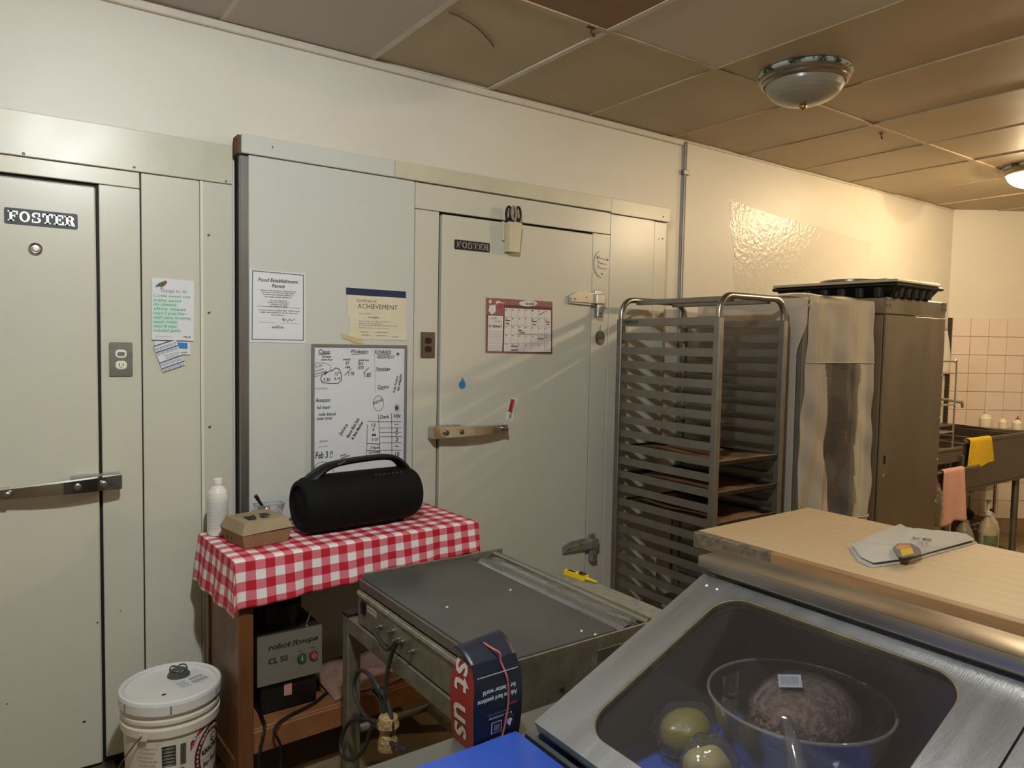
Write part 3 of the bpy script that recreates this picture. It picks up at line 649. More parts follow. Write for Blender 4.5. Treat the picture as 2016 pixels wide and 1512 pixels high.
PR(mb, yb_, 0.3, 'N 82', 622, 725, 5, INKG, 14, 0.01); PR(mb, yb_, 0.25, 'scales', 621, 732, 4, INKG, 18, 0.01); PR(mb, yb_, 0.25, 'smoked', 622, 738, 4, INKG, 22, 0.02)
S = lambda pts, w_=1.2, m_=INK: PS(mb, yb_, pts, w_, m_, 0.001)
S([(627, 698), (650, 696.5)]); S([(692, 697.5), (722, 696.5)], 0.8); S([(742, 698.5), (768, 698.5)]); S([(678, 739), (691, 726)]); S([(715, 735), (726, 724)]); S([(745, 766), (756, 767)], 0.8); S([(743, 731), (766, 729)], 0.7)
S([(737, 684), (738, 730), (739, 774)], 0.5, INKG)
S([(631+0, 745), (634, 738), (645, 732), (655, 729), (661, 724), (668, 727), (672, 738), (672, 749), (665, 755), (648, 755), (634, 753), (631, 745)], 1.4)
S([(652, 729), (651, 720), (640, 715), (624, 714), (618, 720), (618, 733), (621, 742), (632, 738)], 0.9, INKG)
S([(734+10*math.cos(a*0.3)+11, 794+15*math.sin(a*0.3)) for a in range(22)], 0.8)
for k in range(6): S([(781-5*math.cos(k*PI/6), 803-7*math.sin(k*PI/6)), (781+5*math.cos(k*PI/6), 803+7*math.sin(k*PI/6))], 0.9)
for k in range(4): S([(783-3.5*math.cos(k*PI/4), 697-3.5*math.sin(k*PI/4)), (783+3.5*math.cos(k*PI/4), 697+3.5*math.sin(k*PI/4))], 0.9)
S([(723, 836), (722, 880), (720, 908)], 1.0); S([(745, 816), (747, 860), (748, 905)], 1.0); S([(770.5, 814), (771, 860), (771.5, 906)], 1.0)
for y0, m_ in ((829, 0.7), (873, 1.3), (886.5, 1.3)): S([(723, y0), (748, y0+1.5)], m_)
for y0 in (830, 842, 851, 859.5, 871.5, 886): S([(748, y0+0.5), (771, y0), (791, y0)], 0.8)
S([(777, 835.5), (784, 835)]); S([(777, 878), (784, 878.5)]); S([(626, 880), (645, 878)], 0.8, INKG)
S([(637+19*math.cos(a*0.3), 926+17*math.sin(a*0.3)) for a in range(22)], 0.9); PT(mb, yb_, '407', 629, 943, 643, 7, INKG, 0.0); PT(mb, yb_, 'lilac', 640, 919, 650, 5, INKG)
obj('board', mb, wb)
mb = MB(); t = 0.012; x0, x1, z0, z1 = TL[0], TR[0], zb, TL[1]
for a, b in (((x0, z0), (x0+t, z1)), ((x1-t, z0), (x1, z1)), ((x0+t, z1-t), (x1-t, z1)), ((x0+t, z0), (x1-t, z0+t))): mb.box((a[0], yB-0.012, a[1]), (b[0], yB-0.001, b[1]), FRM, 0.002)
obj('frame', mb, wb)
# calendar on the door
yD = Y2-0.013; g = PX(yD); mb = MB(); MAROON = mat('dusty maroon print', '8f5a5e', 0.5, var=0.08, vscale=20); MAROOND = mat('dark maroon print', '5a2b30', 0.5)
sheet(mb, yD, [(957, 586), (1087, 594), (1086, 697), (956, 694)], 0.003, MAROON); e = 0.0035
def poly(pts, m, e_=0.0035): mb.flat([g(*p) for p in pts][::-1], wallframe(yD), m, e_)
poly([(958, 619), (993, 621), (990, 693), (958, 692)], MAROOND, 0.0033); poly([(992, 600), (1086, 605), (1086, 695), (991, 693)], MAROOND, 0.0033)
CALW = mat('calendar paper', 'd5cfca', 0.55)
poly([(960, 621), (990, 622), (988, 692), (959, 691)], CALW); poly([(993, 606), (1084, 611), (1084, 693), (991, 692)], CALW)
poly([(p[0], p[1]) for p in [(1039+18*math.cos(a), 597.5+6*math.sin(a)) for a in [2*PI*k/20 for k in range(20)]]], CALW)
poly([(963, 601), (975, 600), (975, 614), (967, 620), (961, 612)], CALW, 0.0037); poly([(966, 588), (967, 596), (963, 598), (961, 593)], CREAMPAPER, 0.0038); poly([(978, 597), (990, 597), (988, 606), (981, 608)], mat('red heart', 'a83a48', 0.5), 0.0038)
poly([(974, 594), (980, 592), (988, 596), (993, 595), (988, 600), (978, 600)], CREAMPAPER, 0.0037)
for k in range(1, 7): PS(mb, yD, [(993+k*13, 606+k*0.7), (992+k*13.1, 692)], 0.5, INKG, 0.0039)
for k in range(1, 5): PS(mb, yD, [(992, 606+k*17.3), (1084, 611+k*16.6)], 0.5, INKG, 0.0039)
for k in range(12): PS(mb, yD, [(960, 652+k*3.4), (988, 652.6+k*3.4)], 0.4, INKG, 0.0039)
for r_ in range(5):
    for c_ in range(7): PT(mb, yD, str((r_*7+c_-4) % 31+1), 994+c_*13, 610.5+r_*17+c_*0.6, 997+c_*13, 2.2, INK, 0.03, e=0.004)
PT(mb, yD, 'Nov 2024', 1034, 600, 1051, 4.5, INK, 0.03, 0.15, e=0.004); PT(mb, yD, 'Coffee', 965, 628, 978, 4, INKG, 0, 0.3, e=0.004); PT(mb, yD, 'Cottons', 971, 634, 986, 4, INKG, 0, 0.3, e=0.004)
PT(mb, yD, 'Cat + dad bread 15', 961, 644, 987, 5, INK, 0.03, 0.1, e=0.004)
for (t_, a, b, c_) in (('Bread', 994, 632, 1003), ('busy', 995, 638, 1002), ('Bread', 1046, 634, 1056), ('busy', 1047, 640, 1055), ('Date', 1073, 635, 1081), ('book', 1074, 640, 1081), ('Bella', 1020, 652, 1027), ('vacation', 1021, 656, 1033), ('Cat bus', 1058, 668, 1069), ('Cat Bread', 1005, 683, 1018), ('expander', 1006, 690, 1019)): PT(mb, yD, t_, a, b, c_, 3.4, INK, 0.035, 0.15, e=0.004)
PS(mb, yD, [(1019, 658), (1077, 657.5)], 0.9, INK, 0.004); PS(mb, yD, [(1061, 620), (1069, 615)], 1.5, INK, 0.004)
obj('wall_calendar', mb, None, 'maroon and white calendar sheet with handwritten dates on the cooler door', 'calendar')
# blue drop sticker, red and white label
mb = MB(); P = W(910, 757, 'y', yD); fr = wallframe(yD, P.x, P.z)
mb.prism([(0.018*math.cos(a), 0.02*math.sin(a)) for a in [PI*0.9+k*PI*1.2/16 for k in range(17)]]+[(0.008, 0.018), (0.002, 0.034), (-0.009, 0.016)], 0.001, fr, mat('blue sticker', '4b87b5', 0.45))
PT(mb, yD, 'H2O', 906, 757, 913, 4, NAVY, 0.02, e=0.0014); PT(mb, yD, 'save water', 905, 762, 915, 2, NAVY, e=0.0014)
obj('drop_sticker', mb, None, 'small blue water drop sticker on the cooler door', 'sticker')
mb = MB(); sheet(mb, yD, [(1007, 782), (1020, 787), (1008, 831), (993, 826)], 0.001, PAPER); g = PX(yD)
mb.flat([g(*p) for p in ((1006, 785), (1014, 787), (1008, 812), (1000, 810))][::-1], wallframe(yD), mat('red print', 'a3242c', 0.5), 0.0014)
PR(mb, yD, 1.35, 'T.M Hot', 1005, 827, 5, INK, 20, 0.02, e=0.0014); PR(mb, yD, 1.35, 'FRESH', 1011, 810, 5, mat('pink print', 'd99a9a', 0.5), 22, 0.03, e=0.0016); PR(mb, yD, 1.35, 'barcode', 1013, 815, 2.5, INKG, 20, e=0.0014)
obj('price_label', mb, None, 'tilted white label with a red block on the cooler door', 'label')
# knife block with scissors
HOLD = mat('cream plastic holder', 'cfc6a4', 0.45, var=0.12, vscale=12)
p0 = W(990, 437, 'y', yD); kx, kz = p0.x, p0.z
mb = MB(); x0, x1, zt_, zb2 = kx+0.003, kx+0.071, kz-0.004, kz-0.135
y1_ = yD-0.002; tk = 0.004
def shell(u0, v0, u1, v1, za, zb_):
    def at(u, v, z):
        t = (z-zb2)/(zt_-zb2); a_, b_ = x0+0.004*(1-t), x1-0.006*(1-t); c_, d_ = y1_-0.043-0.007*t, y1_
        return (a_+(b_-a_)*u, c_+(d_-c_)*v, z)
    mb.hexa([at(u0, v0, za), at(u1, v0, za), at(u1, v1, za), at(u0, v1, za), at(u0, v0, zb_), at(u1, v0, zb_), at(u1, v1, zb_), at(u0, v1, zb_)], HOLD)
shell(0, 0, 1, 1, zb2, zb2+0.006); shell(0, 0, 0.06, 1, zb2+0.006, zt_); shell(0.94, 0, 1, 1, zb2+0.006, zt_); shell(0.06, 0, 0.94, 0.08, zb2+0.006, zt_); shell(0.06, 0.92, 0.94, 1, zb2+0.006, zt_)
mb.box((x0-0.012, y1_-0.012, zb2+0.05), (x0, y1_, zt_+0.006), HOLD, 0.002)
obj('tool_holder', mb, None, 'cream magnetic holder on the cooler door with scissors standing in it', 'holder')
for i, (dx, dy, tilt, lb) in enumerate(((0.022, -0.022, 0.12, 'black handled scissors in the cream holder, leaning over the door top'), (0.048, -0.034, -0.06, 'scissors with pale inner grips in the cream holder'))):
    sc = thing('scissors', (kx+dx, y1_+dy, zt_), lb, 'scissors', 'scissors in the holder')
    for s_ in (-1, 1):
        cx_ = kx+dx+s_*0.013; loop = [Vector((cx_+0.012*math.cos(a)+tilt*(0.03+0.03*math.sin(a)), y1_+dy-0.003*i, zt_+0.042+0.03*math.sin(a))) for a in [2*PI*k/18 for k in range(18)]]
        obj('handle', MB().tube(loop, 0.0058, mat('dark grip', '241d1b', 0.4) if (s_+i) else mat('grey grip', '8d8780', 0.4), 8, closed=True), sc)
    obj('blade', MB().box((kx+dx-0.008, y1_+dy-0.002, zt_-0.08), (kx+dx+0.008, y1_+dy+0.002, zt_+0.018), STEEL, 0.001), sc)

# ================================================================== TABLE STAND WITH CLOTH
SA = math.radians(2.5); SO = Vector((0.60, 2.325, 0)); SL, SD, STZ = 0.925, 0.40, 0.828
SM = Matrix.Translation(SO) @ Matrix.Rotation(SA, 4, 'Z')          # local: x along the front, y to the wall
WOOD = mat('brown varnished wood', '6f4526', 0.42, 0, var=0.3, vscale=5, stretch=(6, 6, 0.6), bump=0.04, bscale=30)
WOODL = mat('worn brown wood shelf', '8a5a36', 0.5, 0, var=0.35, vscale=6, bump=0.04, bscale=30)
st = thing('wooden_stand', SO+Vector((0.46, 0.2, 0)), 'brown wooden open stand under a red checked tablecloth', 'table')
for nm, a, b, m in (('leg', (0.015, 0.012, 0), (0.062, 0.055, STZ-0.03), WOOD), ('leg', (0.015, SD-0.05, 0), (0.055, SD-0.012, STZ-0.03), WOOD),
                    ('leg', (SL-0.06, 0.012, 0), (SL-0.015, 0.055, STZ-0.03), WOOD), ('leg', (SL-0.06, SD-0.05, 0), (SL-0.015, SD-0.012, STZ-0.03), WOOD),
                    ('side_panel', (0.022, 0.056, 0.10), (0.036, SD-0.051, STZ-0.03), WOOD), ('side_rail', (0.016, 0.056, 0.08), (0.036, SD-0.051, 0.15), WOOD), ('side_panel', (SL-0.036, 0.056, 0.10), (SL-0.022, SD-0.051, STZ-0.03), WOOD),
                    ('shelf', (0.037, 0.03, 0.236), (SL-0.037, SD-0.02, 0.254), WOODL), ('front_rail', (0.063, 0.016, 0.175), (SL-0.061, 0.034, 0.250), WOODL),
                    ('top', (0.0, 0.0, STZ-0.028), (SL, SD, STZ), WOOD)):
    obj(nm, MB(SM).box(a, b, m, 0.003), st)
# gingham cloth
gm = bpy.data.materials.new('red gingham'); gm.use_nodes = True; nt = gm.node_tree; N = nt.nodes.new; L = nt.links.new; bs = nt.nodes['Principled BSDF']; bs.inputs['Roughness'].default_value = 0.75
uvn = N('ShaderNodeUVMap'); sp = N('ShaderNodeSeparateXYZ'); L(uvn.outputs[0], sp.inputs[0])
fac = []
for ch in (0, 1):
    a = N('ShaderNodeMath'); a.operation = 'MULTIPLY'; a.inputs[1].default_value = 1/0.0625; L(sp.outputs[ch], a.inputs[0])
    b = N('ShaderNodeMath'); b.operation = 'FRACT'; L(a.outputs[0], b.inputs[0])
    c = N('ShaderNodeMath'); c.operation = 'GREATER_THAN'; c.inputs[1].default_value = 0.5; L(b.outputs[0], c.inputs[0]); fac.append(c)
ad = N('ShaderNodeMath'); ad.operation = 'ADD'; L(fac[0].outputs[0], ad.inputs[0]); L(fac[1].outputs[0], ad.inputs[1])
hf = N('ShaderNodeMath'); hf.operation = 'MULTIPLY'; hf.inputs[1].default_value = 0.5; L(ad.outputs[0], hf.inputs[0])
cr = N('ShaderNodeValToRGB'); cr.color_ramp.interpolation = 'CONSTANT'; L(hf.outputs[0], cr.inputs[0])
cr.color_ramp.elements[0].color = (*lin('e3dedb'), 1); cr.color_ramp.elements[1].position = 0.75; cr.color_ramp.elements[1].color = (*lin('b5122a'), 1)
el_ = cr.color_ramp.elements.new(0.3); el_.color = (*lin('d0707c'), 1); L(cr.outputs[0], bs.inputs['Base Color'])
CT = STZ+0.0025
def cloth_fn(u, v):
    # u: along the front incl. left drop; v: from wall edge down to front hem
    dl, dr, df = 0.165, 0.02, 0.155
    s_ = -dl+u*(dl+SL+dr); q = -df+(1-v)*0+v*0
    t = v*(SD+df)                                   # 0 at wall edge
    x, y, z = s_, SD-t, CT
    over_l = max(0, -s_); over_f = max(0, t-SD); over_r = max(0, s_-SL)
    wob = 0.006*math.sin(s_*26+1.0)+0.004*math.sin(s_*61)
    if over_f > 0: y = -0.004-over_f*0.10+wob*over_f/df; z -= over_f
    if over_l > 0:
        x = -0.004-over_l*0.12+0.006*math.sin(t*38)*over_l/dl; z -= over_l*(0.98)
        if over_f > 0:
            k = over_f/df; z = CT-max(over_l, over_f)
            x = -0.004-0.015*over_l/dl; y = -0.004-0.03*k-0.02*min(over_l, over_f)/dl
    if over_r > 0: z -= over_r; x = SL+0.004
    if over_l == 0 and over_f == 0 and over_r == 0: z += 0.0012*math.sin(s_*40)*math.sin(t*33)**2
    if over_f > 0: z += 0.045*max(0, min(1, (s_-0.0)/SL))*over_f/df       # hem rises to the right
    return SM @ Vector((x, y, z))
mb = MB(); mb.grid(cloth_fn, 150, 70, gm, lambda u, v: (-0.165+u*1.11, v*(SD+0.155)))
obj('tablecloth', mb, None, 'red and white gingham tablecloth draped over the wooden stand', 'tablecloth', smooth=60, solid=0.001)
TZ = CT+0.0035
# speaker
pa, pb = W(600, 1057, 'z', TZ), W(815, 1020, 'z', TZ)
sx0, sx1, sy, sr = 0.862, 1.342, 2.535, 0.112
ang = math.atan2(pb.y-pa.y, pb.x-pa.x)
SPM = Matrix.Translation((0.5*(sx0+sx1), sy, TZ+0.103)) @ Matrix.Rotation(0.07, 4, 'Z')
sk = thing('bluetooth_speaker', (0.5*(sx0+sx1), sy, TZ), 'large black barrel shaped portable speaker with a carrying handle', 'speaker')
MESHM = mat('black speaker mesh', '070708', 0.8, 0, spec=0.25, bump=0.1, bscale=500); RUB = mat('black rubber', '0a0a0b', 0.5, spec=0.3)
hl = 0.237
prof = [(0.062, -hl+0.012), (0.072, -hl), (0.086, -hl+0.004), (0.097, -hl+0.025), (0.1025, -hl+0.055), (0.1035, -0.06), (0.1035, 0.06), (0.1025, hl-0.055), (0.097, hl-0.025), (0.086, hl-0.004), (0.072, hl), (0.062, hl-0.012)]
obj('body', MB(SPM).lathe(prof, MESHM, ax='x', seg=48), sk, smooth=50)
for s_, nm in ((-1, 'passive_radiator'), (1, 'passive_radiator')):
    obj(nm, MB(SPM).lathe([(0.0635, s_*(hl-0.013)), (0.058, s_*(hl-0.045)), (0.04, s_*(hl-0.05)), (0.02, s_*(hl-0.042)), (0.001, s_*(hl-0.04))], RUB, ax='x', seg=40), sk)
# handle: arch over the top
hp = [(-0.205, 0.070), (-0.172, 0.103), (-0.125, 0.130), (-0.06, 0.141), (0.03, 0.146), (0.11, 0.146), (0.155, 0.134), (0.188, 0.105), (0.21, 0.066)]
mb = MB(SPM); path = smooth_path([(x, 0, z) for x, z in hp], 6)
vs = []; n = len(path)
for i, p in enumerate(path):
    t = (path[min(i+1, n-1)]-path[max(i-1, 0)]).normalized(); nn = Vector((-t.z, 0, t.x)); hw = 0.040-0.010*math.sin(PI*i/(n-1)); ht = 0.011+0.016*abs(2*i/(n-1)-1)**3
    for a in [2*PI*k/10 for k in range(10)]: vs.append(p+Vector((0, 1, 0))*hw*math.cos(a)+nn*ht*math.sin(a))
fs = [(i*10+k, i*10+(k+1) % 10, (i+1)*10+(k+1) % 10, (i+1)*10+k) for i in range(n-1) for k in range(10)]
mb.add(vs, fs+[tuple(range(10)), tuple((n-1)*10+k for k in range(10))], RUB)
mb.text('SONY', -0.118, 0.0, 0.008, SPM.inverted() @ SPM @ Matrix.Translation((0, -0.031, 0.128)) @ Matrix.Rotation(PI/2, 4, 'X') @ Matrix.Rotation(0.35, 4, 'Z') @ Matrix.Translation((0.03, 0.04, 0)), mat('grey lettering', '6d6f73', 0.5), bold=0.02)
obj('handle', mb, sk, smooth=60)
mb = MB(SPM)
for k in range(7):
    x = 0.045+k*0.018; a = 0.52; r_ = 0.1045
    mb.box((x-0.004, -r_*math.sin(a)-0.001, r_*math.cos(a)-0.002), (x+0.004, -r_*math.sin(a)+0.003, r_*math.cos(a)+0.001), mat('grey button marks', '4a4d50', 0.5))
obj('buttons', mb, sk)
for x in (-0.15, 0.15): obj('foot', MB(SPM).box((x-0.03, -0.035, -0.103), (x+0.03, 0.035, -0.095), RUB, 0.003), sk)
# cardboard take-out box
CARD = mat('brown kraft card', '8d6f50', 0.75, 0, var=0.12, vscale=14); CARDT = mat('pale kraft lid', '9a8868', 0.75, 0, var=0.15, vscale=10)
bxM = Matrix.Translation((0.722, 2.520, TZ)) @ Matrix.Rotation(0.16, 4, 'Z')
tb = thing('takeout_box', (0.722, 2.52, TZ), 'brown cardboard take-out box with black dieline print on its lid', 'box')
hx, hy = 0.088, 0.088
P0 = [(-hx+0.012, -hy+0.012, 0), (hx-0.012, -hy+0.012, 0), (hx-0.012, hy-0.012, 0), (-hx+0.012, hy-0.012, 0)]
obj('tray', MB(bxM).hexa(P0+[(-hx, -hy, 0.045), (hx, -hy, 0.045), (hx, hy, 0.045), (-hx, hy, 0.045)], CARD), tb)
mb = MB(bxM); mb.hexa([(-hx-0.002, -hy-0.002, 0.047), (hx+0.002, -hy-0.002, 0.051), (hx+0.002, hy+0.002, 0.051), (-hx-0.002, hy+0.002, 0.047), (-hx+0.014, -hy+0.014, 0.083), (hx-0.014, -hy+0.014, 0.085), (hx-0.014, hy-0.014, 0.085), (-hx+0.014, hy-0.014, 0.083)], CARDT)
tf = Matrix.Translation((0, 0, 0.0855))
for pl in ([(-0.045, -0.04), (-0.02, -0.045), (-0.01, -0.02), (0.0, 0.02), (-0.015, 0.01), (-0.042, 0.012)], [(0.002, -0.044), (0.03, -0.044), (0.018, -0.025), (0.012, 0.0), (0.002, -0.02)], [(0.022, -0.02), (0.045, -0.02), (0.042, 0.02), (0.014, 0.02)]):
    mb.flat(pl, tf, INK, 0.0002)
mb.text('green box', -0.05, 0.045, 0.008, tf, INKG, rot=0.0, e=0.0003)
obj('lid', mb, tb)
mb = MB(bxM); ff = Matrix.Translation((-hx+0.004, 0, 0.012)) @ Matrix.Rotation(-PI/2, 4, 'Z') @ Matrix.Rotation(PI/2-0.25, 4, 'X')
mb.text('N', -0.055, 0.002, 0.022, ff, INK, bold=0.03, e=0.001); mb.text('V', -0.02, 0.002, 0.022, ff, INK, bold=0.03, e=0.001)
obj('side_print', mb, tb)
# white spray-top style bottle
mb = MB(); bx_, by_ = 0.632, 2.672
bt = thing('squeeze_bottle', (bx_, by_, TZ), 'white plastic bottle with a printed label at the table corner', 'bottle')
obj('body', MB().lathe([(0.002, TZ), (0.033, TZ), (0.0355, TZ+0.006), (0.0355, TZ+0.135), (0.033, TZ+0.15), (0.022, TZ+0.168), (0.013, TZ+0.174), (0.013, TZ+0.178)], WHITEP, (bx_, by_, 0), seg=28), bt)
mb = MB(); LB = mat('bottle label', 'd6d4cd', 0.5)
def wrap(mb, cx, cy, r, a0, a1, z0, z1, m, n=10):
    vs = [(cx+r*math.cos(a0+(a1-a0)*i/n), cy+r*math.sin(a0+(a1-a0)*i/n), z) for z in (z0, z1) for i in range(n+1)]
    mb.add(vs, [(i, i+1, n+2+i, n+1+i) for i in range(n)], m)
wrap(mb, bx_, by_, 0.0359, -PI*1.05, -0.1*PI, TZ+0.012, TZ+0.125, LB)
for k in range(16): wrap(mb, bx_, by_, 0.0362, -PI*0.95+0.1*(k % 3), -0.22*PI-0.15*((k*7) % 4), TZ+0.022+k*0.0062, TZ+0.0232+k*0.0062, mat('pale grey print', 'a09e9a', 0.6))
wrap(mb, bx_, by_, 0.0361, -PI*1.3, -PI*1.05, TZ+0.012, TZ+0.12, mat('blue label edge', '3f6199', 0.5))
obj('label', mb, bt)
obj('cap', MB().lathe([(0.0145, TZ+0.177), (0.0155, TZ+0.181), (0.0155, TZ+0.196), (0.014, TZ+0.199), (0.001, TZ+0.2)], mat('cap white', 'e2dfd6', 0.4), (bx_, by_, 0), seg=20), bt)
# clear tub with a black knife in it
ctx, cty = 0.815, 2.685
CLEAR = clear_mat('clear plastic', (0.97, 0.98, 0.98), 0.05, 0.08, 0.10, (0.8, 0.82, 0.82))
mb = MB(); mb.hexa([(ctx-0.03, cty-0.022, TZ), (ctx+0.03, cty-0.022, TZ), (ctx+0.03, cty+0.022, TZ), (ctx-0.03, cty+0.022, TZ), (ctx-0.05, cty-0.03, TZ+0.085), (ctx+0.05, cty-0.03, TZ+0.085), (ctx+0.05, cty+0.03, TZ+0.085), (ctx-0.05, cty+0.03, TZ+0.085)], CLEAR)
mb.f = mb.f[:1]+mb.f[2:]; mb.m = mb.m[:1]+mb.m[2:]
mb.tube([(ctx-0.05, cty-0.03, TZ+0.085), (ctx+0.05, cty-0.03, TZ+0.085), (ctx+0.05, cty+0.03, TZ+0.085), (ctx-0.05, cty+0.03, TZ+0.085)], 0.002, CLEAR, 6, closed=True)
obj('plastic_tub', mb, None, 'clear plastic tub behind the speaker and take-out box', 'tub', solid=0.0012)
kn = thing('marker_pen', (0.80, 2.60, TZ+0.01), 'slim black pen leaning in the clear tub', 'pen')
pA_, pB_ = Vector((0.83, 2.685, TZ+0.012)), Vector((0.772, 2.675, TZ+0.108))
obj('barrel', MB().tube([pA_, pA_.lerp(pB_, 0.5), pB_], 0.005, BLACKP, 8, rs=[0.004, 0.0055, 0.0055]), kn); obj('cap', MB().tube([pB_.lerp(pA_, 0.02), pB_.lerp(pA_, -0.16)], 0.0068, BLACKP, 10), kn)

# vegetable cutter on the shelf
rz = 0.256
GREYM = mat('grey control panel', '8f8a7d', 0.4, 0.5); 
rc = thing('vegetable_cutter', (0.80, 2.54, rz), 'black and grey vegetable cutting machine with robot coupe lettering on the stand shelf', 'food processor')
obj('base', MB().box((0.705, 2.425, rz), (0.905, 2.66, 0.372), BLACKP, 0.012, 2), rc)
obj('housing', MB().box((0.692, 2.41, 0.364), (0.914, 2.67, 0.536), mat('dark housing', '3b3834', 0.4, 0.6), 0.004), rc)
fr = wallframe(2.4095, 0.692, 0.366); mb = MB(); mb.prism([(0, 0), (0.222, 0), (0.222, 0.168), (0, 0.168)], 0.003, fr, GREYM); e = 0.0036
mb.text('robot', 0.036, 0.118, 0.019, fr, INK, width=0.078, bold=0.022, shear=0.25, e=e); mb.text('coupe', 0.128, 0.118, 0.0185, fr, INK, width=0.08, bold=0.022, shear=0.25, e=e); mb.text("!'", 0.117, 0.115, 0.02, fr, INK, bold=0.03, shear=0.3, e=e)
mb.text('CL 50', 0.036, 0.07, 0.019, fr, INK, width=0.066, bold=0.022, e=e); mb.text('Series E', 0.05, 0.06, 0.005, fr, INKG, e=e)
mb.text('On', 0.138, 0.088, 0.008, fr, INK, e=e); mb.text('Off', 0.181, 0.09, 0.008, fr, INK, e=e)
for k in range(2): mb.text(scrib(60, 90+k), 0.03, 0.026-k*0.008, 0.004, fr, INKG, width=0.16, e=e)
obj('control_panel', mb, rc)
for nm, x, col, g_ in (('on_button', 0.149, '2f4f38', 'I'), ('off_button', 0.191, '8a2b31', 'O')):
    mb = MB(); mb.prism(ell(x, 0.068, 0.0155, 0.0165, 20), 0.008, fr, STEELD); mb.prism(ell(x, 0.068, 0.013, 0.0138, 20), 0.013, fr, mat(nm+' plastic', col, 0.35))
    if g_ == 'I': mb.rect(x-0.0012, 0.061, x+0.0012, 0.075, fr, PAPER, 0.0135)
    else: mb.stroke(ell(x, 0.068, 0.006, 0.006, 14)+[(x+0.006, 0.068)], 0.002, fr, PAPER, 0.0135)
    obj(nm, mb, rc)
mb = MB(); mb.lathe([(0.085, 0.537), (0.085, 0.6), (0.07, 0.61), (0.045, 0.615), (0.04, 0.66), (0.001, 0.66)], BLACKP, (0.80, 2.55, 0), seg=28); mb.box((0.72, 2.44, 0.55), (0.78, 2.5, 0.63), BLACKP, 0.01); mb.tube([(0.87, 2.44, 0.538), (0.885, 2.44, 0.575)], 0.004, STEEL, 8)
obj('feed_head', mb, rc)
mb = MB(); fr2 = wallframe(2.4245, 0.787, 0.305); mb.prism([(0, 0), (0.027, 0), (0.027, 0.042), (0, 0.042)], 0.0006, fr2, mat('pinkish sticker', 'c58a80', 0.6, var=0.3, vscale=150)); obj('sticker', mb, rc)
cpts = [(0.71, 2.45, 0.275), (0.70, 2.38, 0.275), (0.695, 2.335, 0.262), (0.672, 2.312, 0.20), (0.672, 2.305, 0.13), (0.70, 2.305, 0.095), (0.735, 2.308, 0.13), (0.738, 2.31, 0.20), (0.72, 2.316, 0.258), (0.78, 2.36, 0.264), (0.88, 2.40, 0.263), (0.95, 2.45, 0.264)]
obj('power_cord', MB().tube(smooth_path(cpts, 7), 0.0048, BLACKP, 8), rc)
# plastic sheet / paper on the shelf
mb = MB(SM); mb.grid(lambda u, v: SM.inverted() @ (SM @ Vector((0.36+u*0.42, 0.05+v*0.28, 0.2555+0.02*abs(math.sin(u*7+v*3))*(0.4+0.6*v)))), 16, 8, mat('crumpled pinkish paper', '8a6a5c', 0.7, var=0.3, vscale=20))
obj('crumpled_paper', mb, None, 'crumpled pinkish paper lying on the stand shelf', 'paper', solid=0.001)

# ================================================================== BUCKET
bc = Vector((0.447, 2.515, 0)); BZ = 0.41; R_ = 0.147
PAIL = mat('white pail plastic', 'd8cfbf', 0.35, 0, var=0.05, vscale=6)
bk = thing('soy_sauce_pail', bc, 'white lidded plastic sauce pail with a dark red round label', 'bucket')
obj('body', MB().lathe([(0.002, 0.001), (0.126, 0.001), (0.13, 0.008), (0.1385, 0.290), (0.1385, 0.294), (0.1475, 0.296), (0.1485, 0.320), (0.1395, 0.324), (0.1395, 0.336), (0.1475, 0.338), (0.1475, 0.348), (0.14, 0.352), (0.14, 0.37)], PAIL, bc, seg=48), bk)
ld_ = obj('lid', MB().lathe([(0.146, BZ-0.046), (0.1525, BZ-0.04), (0.1535, BZ-0.012), (0.151, BZ-0.003), (0.145, BZ), (0.138, BZ-0.003), (0.135, BZ-0.011), (0.13, BZ-0.013), (0.001, BZ-0.012)], mat('white lid plastic', 'dcd9d4', 0.3, var=0.04, vscale=8), bc, seg=48), bk)
mb = MB(); cc = bc+Vector((0.035, 0.06, 0)); mb.lathe([(0.036, BZ-0.012), (0.034, BZ-0.006), (0.028, BZ-0.004), (0.026, BZ+0.006), (0.02, BZ+0.009), (0.001, BZ+0.009)], mat('grey spout cap', '4c4e50', 0.4), cc, seg=28)
mb.tube([cc+Vector((0.027*math.cos(a), 0.027*math.sin(a), BZ+0.006+0.008*abs(math.sin(2*a)))) for a in [2*PI*k/32 for k in range(32)]], 0.0025, mat('grey spout cap', '4c4e50'), 6, closed=True)
obj('spout_cap', mb, ld_)
mb = MB(); LF = Matrix.Translation(bc+Vector((0.062, -0.01, BZ-0.0122))) @ Matrix.Rotation(0.35, 4, 'Z'); mb.rect(-0.05, -0.03, 0.055, 0.035, LF, PAPER, 0.0006)
for k in range(18): mb.rect(-0.005+k*0.003, -0.022, -0.005+k*0.003+(0.0012 if k % 3 else 0.002), 0.0, LF, INKG, 0.001); mb.rect(0.0+k*0.0026, 0.006, 0.0012+k*0.0026, 0.024, LF, INKG, 0.001)
for k in range(5): mb.rect(-0.046, -0.02+k*0.01, -0.012-0.004*(k % 2), -0.017+k*0.01, LF, INKG, 0.001)
mb.flat(ell(-0.105, -0.015, 0.0075, 0.005, 12), LF, INK, 0.001)
obj('lid_label', mb, ld_)
for a in (-2.75, -1.75, -0.7):
    obj('lid_notch', MB().box(bc+Vector((0.1532*math.cos(a)-0.002, 0.1532*math.sin(a)-0.002, BZ-0.038)), bc+Vector((0.1532*math.cos(a)+0.002, 0.1532*math.sin(a)+0.002, BZ-0.012)), INKG), ld_)
